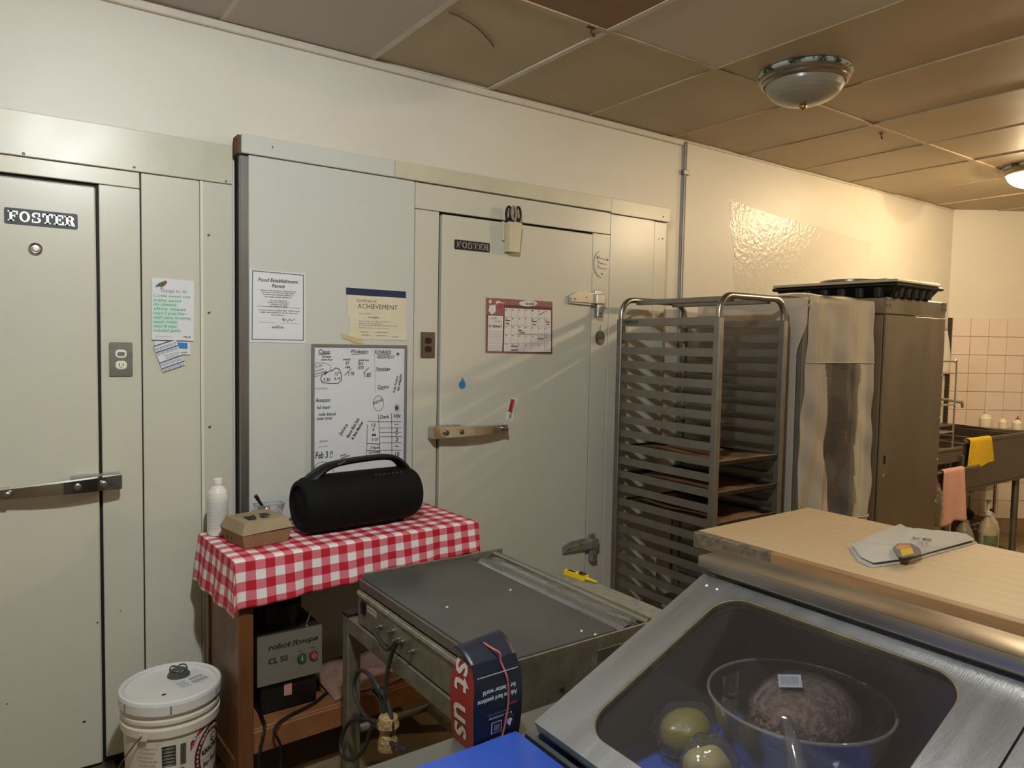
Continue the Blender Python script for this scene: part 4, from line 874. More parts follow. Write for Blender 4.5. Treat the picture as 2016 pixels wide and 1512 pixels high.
# printed label wrapped on the pail
def cw_(a, z, r=0.1395):
    rr = 0.13+(0.1385-0.13)*min(1, z/0.262)+0.0008; return bc+Vector((rr*math.cos(a), rr*math.sin(a), z))
def wrapp(mb, poly, m, a0, z0, e=0.0, n=1):
    """flat 2d poly (metres along the wall, height) wrapped round the pail"""
    vs = []
    for x, z in poly:
        a = a0+x/0.137; rr = 0.13+(0.1385-0.13)*min(1, (z0+z)/0.262)+0.0009+e; vs.append(bc+Vector((rr*math.cos(a), rr*math.sin(a), z0+z)))
    mb.add(vs, [tuple(range(len(poly)))], m)
def wraptext(mb, body, x, z, size, m, a0, z0, width=None, bold=0.0, rot=0.0, shear=0.0, e=0.0008):
    vs, fs, x0, x1 = text_geo(body, bold, shear); k = size/0.69; kx = k if not width else width/(x1-x0); c, s_ = math.cos(rot), math.sin(rot); P = []
    for v in vs:
        a_, b_ = (v.x-x0)*kx, v.y*k; X_, Z_ = x+a_*c-b_*s_, z+a_*s_+b_*c
        a = a0+X_/0.137; rr = 0.13+(0.1385-0.13)*min(1, (z0+Z_)/0.262)+0.0009+e; P.append(bc+Vector((rr*math.cos(a), rr*math.sin(a), z0+Z_)))
    mb.add(P, fs, m)
mb = MB(); a0 = -PI*0.80; z0 = 0.034                       # text block start angle
MARO = mat('dark wine print', '5c1a26', 0.45); REDP = mat('red corner print', 'a32732', 0.45); BRN = mat('brown small print', '7b5f4c', 0.6)
for k in range(13):
    wraptext(mb, scrib(20, 200+k), 0.004, 0.225-k*0.0135, 0.006, BRN, a0, z0, width=0.062-0.006*(k % 3), bold=0.0)
for z_ in (0.238, 0.142): wrapp(mb, [(0.002, z_), (0.07, z_+0.001), (0.07, z_+0.002), (0.002, z_+0.001)], BRN, a0, z0)
for k in range(19): wrapp(mb, [(0.078, 0.165+k*0.0036), (0.118, 0.165+k*0.0036), (0.118, 0.1665+k*0.0036+0.0008*(k % 3)), (0.078, 0.1665+k*0.0036+0.0008*(k % 3))], INK, a0, z0)
for k in range(22): wrapp(mb, [(0.13, 0.163+k*0.0031), (0.147, 0.163+k*0.0031), (0.147, 0.1643+k*0.0031+0.0007*(k % 2)), (0.13, 0.1643+k*0.0031+0.0007*(k % 2))], INK, a0, z0)
wraptext(mb, '41390', 0.12, 0.149, 0.006, INK, a0, z0, bold=0.02); wraptext(mb, '00184', 0.114, 0.135, 0.011, INK, a0, z0, width=0.034, bold=0.03)
wrapp(mb, ell(0.093, 0.143, 0.006, 0.006, 14), BRN, a0, z0); wrapp(mb, [(0.072, 0.128), (0.152, 0.129), (0.152, 0.1298), (0.072, 0.1288)], BRN, a0, z0)
for k in range(7): wraptext(mb, scrib(14, 230+k), 0.084, 0.115-k*0.012, 0.006, BRN, a0, z0, width=0.04)
# emblem: ring with lettering
ex, ez, er = 0.245, 0.155, 0.072
for k in range(40):
    q0, q1 = 2*PI*k/40, 2*PI*(k+1)/40
    wrapp(mb, [(ex+er*1.0*math.cos(q), ez+er*1.32*math.sin(q)) for q in (q0, q1)]+[(ex+er*0.72*math.cos(q), ez+er*1.02*math.sin(q)) for q in (q1, q0)], MARO, a0, z0, 0.0003)
for k in range(22):
    q = 0.9+2*PI*0.6*k/22+0.4; wrapp(mb, ell(ex+er*0.86*math.cos(q), ez+er*1.17*math.sin(q), 0.0042, 0.0052, 8), mat('pale print', 'c9a9a4', 0.5), a0, z0, 0.0006)
for i, ch in enumerate('ALL PURPOSE'):
    q = 2.45-i*0.17; wraptext(mb, ch, ex+er*0.80*math.cos(q), ez+er*1.08*math.sin(q), 0.010, PAPER, a0, z0, rot=q-PI/2, bold=0.02, e=0.0009)
for i, ch in enumerate('SEASONING'):
    q = -2.2+i*0.17; wraptext(mb, ch, ex+er*0.92*math.cos(q), ez+er*1.24*math.sin(q), 0.009, PAPER, a0, z0, rot=q+PI/2, bold=0.02, e=0.0009)
wrapp(mb, ell(ex+0.004, ez+0.048, 0.013, 0.015, 6, 0.52, 0.52+2*PI), INK, a0, z0, 0.0005); wrapp(mb, ell(ex+0.004, ez+0.048, 0.0095, 0.011, 6, 0.52, 0.52+2*PI), PAPER, a0, z0, 0.0008); wraptext(mb, 'K', ex-0.002, ez+0.042, 0.011, INK, a0, z0, bold=0.03, e=0.0011)
wraptext(mb, 'KIKKOMAN', ex-0.045, ez+0.006, 0.017, INK, a0, z0, width=0.092, bold=0.035, e=0.0009, rot=0.12); wraptext(mb, 'preservative free', ex-0.046, ez-0.012, 0.006, mat('red corner print', 'a32732'), a0, z0, width=0.08, e=0.0009, rot=0.12)
wraptext(mb, 'Soy Sauce', ex-0.04, ez-0.034, 0.014, INK, a0, z0, width=0.078, bold=0.03, e=0.0009, rot=0.12, shear=0.2)
wrapp(mb, [(0.16, 0.195), (0.16, 0.224), (0.195, 0.252), (0.213, 0.252)], REDP, a0, z0, 0.0002); wraptext(mb, '#1', 0.172, 0.225, 0.011, PAPER, a0, z0, rot=0.75, bold=0.03, e=0.0009); wraptext(mb, 'in soy sauce', 0.165, 0.207, 0.006, PAPER, a0, z0, rot=0.85, e=0.0009)
obj('printed_label', mb, bk, label='brown small print, barcodes and wine red emblem')
ea = -PI*0.735; hp0 = bc+Vector((0.15*math.cos(ea), 0.15*math.sin(ea), 0.309))
obj('handle_lug', MB(Matrix.Translation(bc) @ Matrix.Rotation(ea, 4, 'Z')).box((0.146, -0.014, 0.290), (0.153, 0.014, 0.326), PAIL, 0.003), bk)
hpts = [hp0+Vector((math.cos(ea)*0.006, math.sin(ea)*0.006, 0))]+[bc+Vector((0.162*math.cos(ea-t*0.5), 0.162*math.sin(ea-t*0.5), 0.309-t*0.10)) for t in (0.3, 0.7, 1.2, 1.8, 2.6, 3.4)]
obj('wire_handle', MB().tube(smooth_path(hpts, 5), 0.0022, STEELD, 6), bk)

# ================================================================== FILM WRAPPER ON ITS STEEL TABLE
TBZ = 0.655
tt = thing('steel_table', (1.2, 1.65, 0), 'grey steel tube table carrying the film wrapper', 'table')
for x, y in ((0.915, 2.15), (1.50, 2.15), (0.915, 1.14), (1.50, 1.14)):
    lg = obj('leg', MB().box((x-0.022, y-0.022, 0), (x+0.022, y+0.022, TBZ-0.004), WORN, 0.003), tt)
    obj('end_cap', MB().box((x-0.0235, y-0.0235, TBZ-0.004), (x+0.0235, y+0.0235, TBZ+0.010), BLACKP, 0.003), lg)
for x in (0.915, 1.50): obj('top_rail', MB().box((x-0.022, 1.163, TBZ-0.05), (x+0.022, 2.127, TBZ), WORN, 0.002), tt)
for y in (2.15, 1.14): obj('cross_rail', MB().box((0.938, y-0.018, TBZ-0.05), (1.477, y+0.018, TBZ-0.002), WORN, 0.002), tt)
for y in (2.15, 1.14): obj('stretcher', MB().tube([(0.93, y, 0.27), (1.485, y, 0.27)], 0.014, WORN, 10), tt)
obj('stretcher', MB().box((1.185, 1.155, 0.258), (1.215, 2.136, 0.288), WORN, 0.002), tt)
fwp = thing('film_wrapper', (1.16, 1.69, TBZ), 'grey sheet metal film wrapping machine with a flat top plate', 'wrapping machine')
FZ = 0.797; x0, x1, y0, y1 = 0.902, 1.440, 1.325, 2.065
PLATE = mat('grey worktop plate', '63625f', 0.38, 0.55, var=0.15, vscale=4, bump=0.02, bscale=40, rvar=0.1)
obj('top_plate', MB().box((x0+0.006, y0+0.006, FZ-0.006), (1.292, y1-0.004, FZ+0.004), PLATE, 0.004, 2), fwp)
obj('plate_lip', MB().box((x0-0.002, y0+0.008, FZ-0.03), (x0+0.0055, y1-0.004, FZ+0.001), STEELD, 0.003), fwp)
sp_ = obj('side_panel', MB().box((x0-0.004, y0+0.002, TBZ+0.004), (x0+0.012, y1-0.002, FZ-0.034), WORN, 0.002), fwp)
obj('edge_flange', MB().box((x0-0.008, y0+0.002, FZ-0.05), (x0-0.0035, y1-0.002, FZ-0.038), mat('pale worn edge', 'a39c8a', 0.5, 0.4, var=0.4, vscale=30), 0.001), fwp)
obj('end_panel', MB().box((x0+0.0125, y0-0.006, TBZ+0.004), (x1, y0, FZ+0.004), WORN, 0.002), fwp)
obj('end_panel', MB().box((x0+0.0125, y1, TBZ+0.004), (x1, y1+0.006, FZ+0.012), WORN, 0.002), fwp)
obj('inner_tray', MB().box((1.292, y0+0.001, TBZ+0.004), (1.425, y1-0.001, TBZ+0.03), STEELD, 0.002), fwp)
obj('film_roll', MB().tube([(1.345, y0+0.02, FZ-0.035), (1.345, y1-0.02, FZ-0.035)], 0.034, clear_mat('wrapped film roll', (0.6, 0.61, 0.61), 0.2, 0.16, 0.12, (0.5, 0.5, 0.5), 0.6, 60), 18), fwp, label='clear plastic film roll')
obj('roller', MB().tube([(1.405, y0+0.002, FZ-0.004), (1.405, y1-0.002, FZ-0.004)], 0.013, STEEL, 14), fwp)
obj('roller', MB().tube([(1.378, y0+0.002, FZ-0.02), (1.378, y1-0.002, FZ-0.02)], 0.008, STEEL, 12), fwp)
# thin film pulled over the roll
mb = MB(); mb.grid(lambda u, v: Vector((1.345+u*0.05, y0+0.03+v*(y1-y0-0.06), FZ-0.002+0.003*math.sin(v*40+u*8)*u*(1-u)*4)), 6, 40, clear_mat('crinkled cling film', (0.95, 0.95, 0.95), 0.12, 0.1, 0.05, (0.7, 0.7, 0.7), 0.8, 45))
obj('film_sheet', mb, fwp, solid=0.0004)
hpz = 0.772
obj('hot_plate', MB().box((x1+0.004, y0+0.03, hpz-0.05), (1.555, y1-0.24, hpz), mat('stained hot plate', '8d877a', 0.6, 0.3, var=0.3, vscale=40), 0.006), fwp)
obj('hot_plate_arm', MB().box((x1, y0+0.2, TBZ+0.002), (1.52, y1-0.4, hpz-0.051), STEELD), fwp)
# switch, knobs on the side panel
fs_ = Matrix(((0, 0, -1, x0-0.004), (-1, 0, 0, 0), (0, 1, 0, 0), (0, 0, 0, 1)))      # local x -> -Y, y -> Z, z -> -X
mb = MB(); mb.prism([(-2.03, 0.700), (-2.005, 0.700), (-2.005, 0.738), (-2.03, 0.738)], 0.005, fs_, BLACKP); mb.prism([(-2.026, 0.716), (-2.009, 0.716), (-2.009, 0.732), (-2.026, 0.732)], 0.009, fs_, BLACKP)
obj('rocker_switch', mb, sp_)
mb = MB(); mb.prism([(-1.995, 0.716), (-1.93, 0.716), (-1.93, 0.734), (-1.995, 0.734)], 0.001, fs_, mat('maker label', 'a89f88', 0.5)); mb.rect(-1.99, 0.726, -1.935, 0.729, fs_, INKG, 0.0014); obj('maker_plate', mb, sp_)
for yy_, zz_ in ((1.90, 0.70), (1.82, 0.715), (1.79, 0.70), (1.76, 0.705), (1.70, 0.70)):
    obj('knob', MB().lathe([(0.009, 0.0), (0.009, -0.008), (0.004, -0.01), (0.004, -0.018), (0.001, -0.0185)], STEELD, (x0-0.004, yy_, zz_), 'x', 12), sp_)
mb = MB(); ym = y0-0.006
mb.box((1.215, ym-0.003, 0.700), (1.33, ym, 0.768), STEELD, 0.001)
for x in (1.225, 1.318): mb.lathe([(0.008, 0), (0.008, -0.016), (0.012, -0.018), (0.012, -0.026), (0.001, -0.027)], CHROME2, (x, ym-0.003, 0.722), 'y', 12)
mb.tube([(1.225, ym-0.02, 0.722), (1.24, ym-0.03, 0.708), (1.30, ym-0.03, 0.708), (1.318, ym-0.02, 0.722)], 0.004, CHROME2, 8)
obj('catch', mb, fwp); obj('catch_plate', MB().box((1.345, ym-0.004, 0.73), (1.40, ym, 0.768), STEELD, 0.001), fwp)
for x, z in ((1.10, 0.70), (1.40, 0.745), (0.96, 0.76)): obj('screw', MB().lathe([(0.006, 0), (0.006, -0.003), (0.001, -0.004)], DARK, (x, ym, z), 'y', 10), fwp)
# crumbs on the plate
for i, (px, py) in enumerate(((880, 1196), (1005, 1162), (1145, 1243), (1172, 1250))):
    p = W(px, py, 'z', FZ+0.004); mb = MB(); mb.hexa([p+Vector((a*0.004, b*0.003, 0)) for a, b in ((-1, -1), (1, -0.6), (0.8, 1), (-0.7, 0.7))]+[p+Vector((a*0.002, b*0.002, 0.003)) for a, b in ((-1, -1), (1, -1), (1, 1), (-1, 1))], WHITEP)
    obj('crumb', mb, None, 'tiny white crumb on the wrapper top plate', 'crumb', 'crumbs on the wrapper plate')
# power cord of the wrapper with its tied bundle
CORD = mat('dusty black cord', '2b2926', 0.6, 0, var=0.4, vscale=40)
XP = 0.868
cp = [Vector((x0-0.030, 1.90, 0.70)), Vector((x0-0.03, 1.86, 0.685)), Vector((x0-0.03, 1.80, 0.675))]+[W(px, py, 'x', XP) for px, py in ((782, 1262), (768, 1290), (762, 1330), (760, 1390), (758, 1425), (742, 1432), (712, 1395), (697, 1355), (702, 1325), (722, 1322), (744, 1350), (752, 1390), (757, 1428), (728, 1415), (690, 1420), (672, 1450), (676, 1485), (694, 1496), (715, 1475), (735, 1430), (752, 1428), (747, 1385), (735, 1360), (742, 1352), (760, 1380), (772, 1430), (768, 1455), (782, 1470), (800, 1478))]
cp = [p+Vector((0.004*math.sin(i*1.9), 0, 0)) if i > 3 else p for i, p in enumerate(cp)]
wc = thing('power_cord', cp[-1], 'dusty black power cord looped and tied below the wrapper', 'cord')
obj('cable', MB().tube(smooth_path(cp, 7), 0.0062, CORD, 8), wc)
q = W(764, 1442, 'x', XP); mb = MB()
prof = [(0.012, 0.052), (0.026, 0.045), (0.028, 0.02), (0.024, 0.0), (0.027, -0.02), (0.025, -0.045), (0.012, -0.05)]
mb.lathe([(r_*(1+0.12*((i*7) % 3-1)), z_) for i, (r_, z_) in enumerate(prof)], mat('wrinkled tan tape', 'a08457', 0.5, 0, var=0.4, vscale=60, bump=0.5, bscale=90), q, seg=14)
obj('tape_wrap', mb, wc)
# torn cardboard carton on the floor under the table
q = W(805, 1440, 'y', 1.75); mb = MB(); cz = max(0.26, q.z)
ct = thing('torn_carton', (1.06, 1.62, 0), 'torn brown and red carton standing under the wrapper table', 'box')
CB = mat('carton brown', '8a6a4a', 0.8, var=0.2, vscale=12); CRED = mat('carton red print', '8c2f2a', 0.6)
X_, Y_ = 1.06, 1.68
for a, b in (((X_-0.1, Y_-0.1, 0), (X_+0.1, Y_-0.096, 0.24)), ((X_-0.1, Y_+0.096, 0), (X_+0.1, Y_+0.1, 0.24)), ((X_-0.1, Y_-0.096, 0), (X_-0.096, Y_+0.096, 0.24)), ((X_+0.096, Y_-0.096, 0), (X_+0.1, Y_+0.096, 0.24)), ((X_-0.096, Y_-0.096, 0), (X_+0.096, Y_+0.096, 0.005))): obj('wall', MB().box(a, b, CB), ct)
mb = MB(); fr = Matrix.Translation((X_-0.1, Y_, 0.24)) @ Matrix(((0, 0, -1, 0), (-1, 0, 0, 0), (0, 1, 0, 0), (0, 0, 0, 1)))
mb.prism([(-0.09, 0), (0.09, 0), (0.07, 0.06), (0.02, 0.10), (-0.03, 0.075), (-0.08, 0.09)], 0.003, fr, CB); mb.flat([(-0.08, 0.03), (0.07, 0.02), (0.07, 0.06), (0.02, 0.10), (-0.03, 0.075), (-0.08, 0.09)], fr, CRED, 0.0034)
obj('flap', mb, ct)
# box cutter on the hot plate
bcM = Matrix.Translation((1.525, 1.765, hpz+0.001)) @ Matrix.Rotation(math.radians(97), 4, 'Z')
bcu = thing('box_cutter', (1.525, 1.765, hpz), 'yellow box cutter on the stained hot plate', 'box cutter')
YEL = mat('yellow plastic', 'd8b51c', 0.4)
mb = MB(bcM); mb.prism([(-0.04, -0.012), (0.045, -0.013), (0.052, 0.0), (0.045, 0.013), (-0.04, 0.010)], 0.016, Matrix.Identity(4), YEL); obj('body', mb, bcu)
obj('slider', MB(bcM).box((-0.035, -0.008, 0.016), (-0.012, 0.008, 0.023), BLACKP, 0.002), bcu)
obj('grip', MB(bcM).box((0.008, -0.006, 0.0155), (0.04, 0.006, 0.018), BLACKP, 0.001), bcu)
obj('blade', MB(bcM).prism([(-0.085, -0.002), (-0.04, -0.008), (-0.04, 0.006), (-0.075, 0.005)], 0.004, Matrix.Translation((0, 0, 0.006)), YEL), bcu)

# ================================================================== PREP COUNTER
KZ = 0.845
pc = thing('prep_counter', (0.78, 0.2, 0), 'stainless steel prep counter with a sloping glazed hood', 'counter')
SST = mat('stainless steel', 'bcbec0', 0.34, 1, var=0.10, vscale=3, bump=0.10, bscale=90, stretch=(0.5, 9, 0.5), rvar=0.06)
SSD = mat('dull stainless top', '8a8984', 0.36, 0.85, var=0.12, vscale=6, rvar=0.1)
INN = mat('dull steel well', '6f7275', 0.45, 0.85)
obj('body', MB().box((0.32, -1.2, 0.12), (1.42, 1.03, 0.70), SSD, 0.004), pc)
obj('worktop', MB().box((0.28, -1.2, 0.80), (0.728, 1.055, KZ), SSD, 0.004), pc)
obj('worktop_end', MB().box((0.729, 0.972, 0.80), (1.24, 1.055, KZ), SSD, 0.004), pc)
obj('well_floor', MB().box((0.74, -1.18, 0.76), (1.284, 0.935, 0.775), INN), pc)
obj('well_wall', MB().box((0.729, -1.18, 0.70), (0.739, 0.970, 0.862), INN), pc); obj('well_wall', MB().box((0.74, 0.955, 0.716), (1.235, 0.970, 0.846), INN), pc)
for a, b in (((0.28, -1.2, 0.70), (0.30, 1.05, 0.80)), ((0.30, 1.03, 0.70), (1.24, 1.05, 0.80))): obj('apron', MB().box(a, b, SSD), pc)
for x in (0.36, 1.38):
    for y in (-1.15, 0.97): obj('leg', MB().tube([(x, y, 0), (x, y, 0.119)], 0.02, STEELD, 12), pc)
# sloping hood: P0 lower edge, P1 upper edge
P0 = Vector((0.735, 0.952, 0.888)); P1 = Vector((1.160, 0.952, 1.072)); HU = (P1-P0).normalized(); HLEN = (P1-P0).length; HV = Vector((0, -1, 0)); HN = HV.cross(HU)*-1
if HN.z < 0: HN = -HN
HF = Matrix((( HU.x, HV.x, HN.x, P0.x), (HU.y, HV.y, HN.y, P0.y), (HU.z, HV.z, HN.z, P0.z), (0, 0, 0, 1)))
def hood_uv(px, py):
    d = ray(px, py); t = (P0-CP).dot(HN)/d.dot(HN); p = CP+d*t-P0; return p.dot(HU), p.dot(HV)
corners = [hood_uv(*c_) for c_ in ((1142, 1425), (1430, 1172), (1888, 1345))]
wu0, wu1 = corners[0][0]-0.004, corners[1][0]+0.006; wv0, wv1 = corners[1][1]-0.005, corners[2][1]+0.012
HW = 2.1
def holed(mb, u0, v0, u1, v1, hole, z0, z1, m, medge=None):
    """plate with a rounded hole; outer rectangle stitched to the hole outline"""
    n = len(hole); cu, cv = sum(p[0] for p in hole)/n, sum(p[1] for p in hole)/n; outer = []
    for (a, b) in hole:
        du, dv = a-cu, b-cv; t = 1e9
        if du > 1e-9: t = min(t, (u1-cu)/du)
        if du < -1e-9: t = min(t, (u0-cu)/du)
        if dv > 1e-9: t = min(t, (v1-cv)/dv)
        if dv < -1e-9: t = min(t, (v0-cv)/dv)
        outer.append((cu+du*t, cv+dv*t))
    # exact corners
    for c_ in ((u0, v0), (u1, v0), (u1, v1), (u0, v1)):
        k = min(range(n), key=lambda i: (outer[i][0]-c_[0])**2+(outer[i][1]-c_[1])**2); outer[k] = c_
    vs = [HF @ Vector((a, b, z1)) for a, b in outer]+[HF @ Vector((a, b, z1)) for a, b in hole]+[HF @ Vector((a, b, z0)) for a, b in outer]+[HF @ Vector((a, b, z0)) for a, b in hole]
    mb.add(vs, [(i, (i+1) % n, n+(i+1) % n, n+i) for i in range(n)]+[(2*n+i, 3*n+i, 3*n+(i+1) % n, 2*n+(i+1) % n) for i in range(n)]+[(i, 2*n+i, 2*n+(i+1) % n, (i+1) % n) for i in range(n)], m)
    mb.add(vs, [(n+i, n+(i+1) % n, 3*n+(i+1) % n, 3*n+i) for i in range(n)], medge or m)
hole = rrect(wu0, wv0, wu1, wv1, 0.055, 8)
SEAL = mat('yellowed sealant', '6b5c3c', 0.6, 0, var=0.5, vscale=30)
mb = MB(); holed(mb, 0.0, 0.0, HLEN, wv1+0.08, hole, -0.022, 0.0, SST, SEAL)
hood = obj('hood', mb, pc, label='sloping stainless frame round a glass pane')
mb = MB(HF); mb.box((0, wv1+0.0815, -0.022), (HLEN, HW, 0.0), SST, 0.002); obj('hood_sheet', mb, hood)
ring_ = [HF @ Vector((a, b, -0.003)) for a, b in rrect(wu0, wv0, wu1, wv1, 0.055, 8)]
obj('seal', MB().tube(ring_, 0.0022, SEAL, 6, closed=True), hood)
GLASS = clear_mat('smeared hood glass', (0.93, 0.94, 0.95), 0.10, 0.06, 0.02, (0.5, 0.5, 0.5))
mb = MB(HF); mb.prism(rrect(wu0+0.0005, wv0+0.0005, wu1-0.0005, wv1-0.0005, 0.0545, 8), 0.004, Matrix.Translation((0, 0, -0.014)), GLASS)
obj('pane', mb, hood, label='smeared glass pane')
obj('hood_end', MB().hexa([(0.742, 0.936, 0.850), (1.284, 0.936, 0.850), (1.284, 0.948, 0.850), (0.742, 0.948, 0.850), (0.742, 0.936, 0.866), (1.284, 0.936, 1.0485), (1.284, 0.948, 1.0485), (0.742, 0.948, 0.866)], INN), pc)
# rear ledge
obj('rear_wall', MB().box((1.285, -1.2, 0.716), (1.30, 0.954, 1.050), SSD, 0.002), pc)
obj('ledge', MB().box((1.150, -1.2, 1.082), (1.240, 0.962, 1.108), mat('brushed ledge steel', 'b0aaa2', 0.32, 1, var=0.08, vscale=8, rvar=0.06), 0.004, 2), pc)
obj('rear_cover', MB().box((1.2365, -1.2, 1.051), (1.30, 0.954, 1.062), STEELD, 0.002), pc)
obj('ledge_gap', MB().box((1.168, -1.2, 1.071), (1.236, 0.95, 1.0815), SSD), pc)
for v_ in (0.03, 0.055): obj('rivet', MB(HF).lathe([(0.003, 0.0), (0.002, 0.0015), (0.0005, 0.002)], WHITEP, (HLEN-0.03, v_, 0), seg=8), hood)
# blue cutting board
BLUE = mat('blue cutting board', '2f4fa8', 0.45, 0, var=0.15, vscale=9, bump=0.04, bscale=60)
obj('cutting_board', MB().box((0.33, -0.6, KZ+0.0005), (0.722, 0.985, KZ+0.018), BLUE, 0.004, 2), None, 'long blue plastic cutting board on the prep counter', 'cutting board')
# ---- inside the well: bowl with bagged loaf, blue tray, yellow fruit bag
WF = 0.7755
bw = W(1572, 1378, 'z', 0.918); bwc = Vector((bw.x, bw.y, 0)); RB = 0.150
BOWL = clear_mat('clear glass bowl', (0.97, 0.98, 0.98), 0.12, 0.03, 0.03, (0.7, 0.72, 0.75))
bz0 = WF+0.0155
gbo = obj('glass_bowl', MB().lathe([(0.002, bz0), (0.075, bz0), (0.11, bz0+0.03), (0.14, bz0+0.085), (RB, bz0+0.128), (RB+0.004, bz0+0.13), (RB+0.001, bz0+0.133), (0.137, bz0+0.088), (0.107, bz0+0.034), (0.073, bz0+0.004), (0.002, bz0+0.004)], BOWL, bwc, seg=48), None, 'large clear glass bowl under the hood pane', 'bowl', smooth=50)
MEAT = mat('brown bread crumb mix', '8a6a58', 0.8, 0, col2='35231b', vscale=70, bump=0.9, bscale=110, thresh=(0.38, 0.60))
bg = thing('bagged_loaf', bwc+Vector((0, 0, bz0+0.006)), 'brown loaf shaped mix in a clear bag lying in the glass bowl', 'food')
def blob(c, rx, ry, rz, m, seed, amp=0.08, nu=28, nv=18, f=3.0):
    r_ = random.Random(seed); ph = [r_.uniform(0, 6.28) for _ in range(6)]; mb = MB()
    def fn(u, v):
        th, ps = 2*PI*u, PI*(v*0.998+0.001)
        d = Vector((math.sin(ps)*math.cos(th), math.sin(ps)*math.sin(th), -math.cos(ps)))
        k = 1+amp*(math.sin(f*d.x+ph[0])*math.cos(f*d.y+ph[1])+0.5*math.sin(2.3*f*d.z+ph[2]+2*d.x)+0.35*math.sin(3.1*f*d.y+ph[3]))
        return Vector(c)+Vector((d.x*rx*k, d.y*ry*k, d.z*rz*k))
    return mb.grid(fn, nu, nv, m, closeu=True)
bgc = bwc+Vector((0.004, -0.004, bz0+0.100))
obj('loaf', blob(bgc, 0.100, 0.082, 0.058, MEAT, 3, 0.05), bg, smooth=80)
BAGM = clear_mat('crinkled clear bag', (0.96, 0.94, 0.93), 0.14, 0.08, 0.10, (0.75, 0.7, 0.68), 0.9, 26)
obj('bag', blob(bgc+Vector((0.004, 0, 0.002)), 0.108, 0.090, 0.064, BAGM, 5, 0.045, f=5), bg, smooth=80)
sd = Vector((-0.30, 0.06, 0.0)); sd.z = math.sqrt(1-sd.x**2-sd.y**2); sn_ = Vector((sd.x/0.108, sd.y/0.09, sd.z/0.064)).normalized(); sxv = (Vector((0.62, -0.78, 0))-sn_*sn_.dot(Vector((0.62, -0.78, 0)))).normalized(); syv = sn_.cross(sxv); spp = bgc+Vector((0.004+sd.x*0.111, sd.y*0.092, 0.002+sd.z*0.068))
lf = Matrix(((sxv.x, syv.x, sn_.x, spp.x), (sxv.y, syv.y, sn_.y, spp.y), (sxv.z, syv.z, sn_.z, spp.z), (0, 0, 0, 1))); mb = MB(); mb.prism([(-0.019, -0.02), (0.019, -0.02), (0.019, 0.02), (-0.019, 0.02)], 0.0006, lf, mat('sticker paper', 'a7a8ad', 0.5))
for k in range(11): mb.rect(-0.014+k*0.0026, -0.012, -0.0128+k*0.0026, 0.012, lf, INKG, 0.001)
obj('barcode_sticker', mb, bg)
tl_ = MB(); q0 = bgc+Vector((-0.075, -0.02, 0.012)); tail = [q0, q0+Vector((-0.045, -0.03, 0.036)), q0+Vector((-0.085, -0.065, 0.034)), q0+Vector((-0.110, -0.10, -0.005))]
tl_.tube(smooth_path(tail, 5), 0.02, BAGM, 9, rs=[0.020, 0.017, 0.014, 0.012, 0.010, 0.010, 0.010, 0.010, 0.010, 0.010, 0.011, 0.012, 0.013, 0.015, 0.016, 0.018])
obj('bag_tail', tl_, bg, smooth=60)
obj('rim', MB().tube([bwc+Vector((0.152*math.cos(a), 0.152*math.sin(a), bz0+0.132)) for a in [2*PI*k/56 for k in range(56)]], 0.0028, clear_mat('glass rim', (0.9, 0.9, 0.9), 0.25, 0.1, 0.35, (0.8, 0.75, 0.68)), 8, closed=True), gbo)
obj('blue_tray', MB().box((0.745, 0.40, WF+0.0005), (1.215, 0.94, WF+0.014), BLUE, 0.004), None, 'blue plastic tray lying in the well under the glass pane', 'tray')
YF = mat('pale yellow fruit', 'c9b878', 0.5, 0, var=0.15, vscale=14)
yb1 = W(1300, 1412, 'z', 0.83)+Vector((0.0, -0.062, 0)); yb2 = W(1392, 1490, 'z', 0.86)
fbz = WF+0.0145
f1 = thing('lemon', (yb1.x, yb1.y, fbz), 'dull yellow lemon in a cloudy bag under the glass pane', 'lemon'); obj('peel', blob((yb1.x, yb1.y, fbz+0.041), 0.052, 0.042, 0.038, mat('lemon peel', 'a88f30', 0.45, bump=0.2, bscale=90), 11, 0.03), f1, smooth=80); obj('bag', blob((yb1.x, yb1.y, fbz+0.046), 0.066, 0.054, 0.044, clear_mat('cloudy bag', (0.85, 0.86, 0.86), 0.03, 0.3, 0.12, (0.35, 0.38, 0.42)), 12, 0.08, f=5), f1, smooth=80)
f2_ = thing('bagged_fruit', (yb2.x, yb2.y, fbz), 'pale yellow peeled fruit in a clear bag beside the glass bowl', 'fruit')
obj('flesh', blob((yb2.x, yb2.y, fbz+0.046), 0.044, 0.030, 0.043, YF, 17, 0.10, f=2.4), f2_, smooth=80)
obj('bag', blob((yb2.x+0.004, yb2.y, fbz+0.052), 0.054, 0.040, 0.050, BAGM, 19, 0.09, f=6), f2_, smooth=80)

# ------------------------------------------------------------------ coffee bag on the counter
cbz = KZ+0.001; cx0, cx1, cy0, cy1 = 0.640, 0.735, 0.990, 1.050; CH = 0.172
cbz = KZ+0.0185 if cy0 < 0.985 else KZ+0.001
cb = thing('coffee_bag', (0.687, 1.02, cbz), 'dark blue and red paper coffee bag standing upside down with a rubber band', 'coffee bag')
NAV = mat('navy bag print', '121726', 0.42, 0, bump=0.06, bscale=25); RBAG = mat('red bag print', '8e2620', 0.45)
BM = Matrix.Translation((0.683, 1.022, cbz)) @ Matrix.Rotation(0.02, 4, 'Z') @ Matrix.Diagonal((0.97, 1, 0.84, 1)); w2, d2 = 0.0475, 0.033
def bagp(u, v, side):
    z = v*CH; bul = 1+0.10*math.sin(PI*v); pin = 1-0.35*max(0, (v-0.8)/0.2)
    return z, w2*bul, d2*bul*pin
mb = MB(BM); n = 14; vs = []
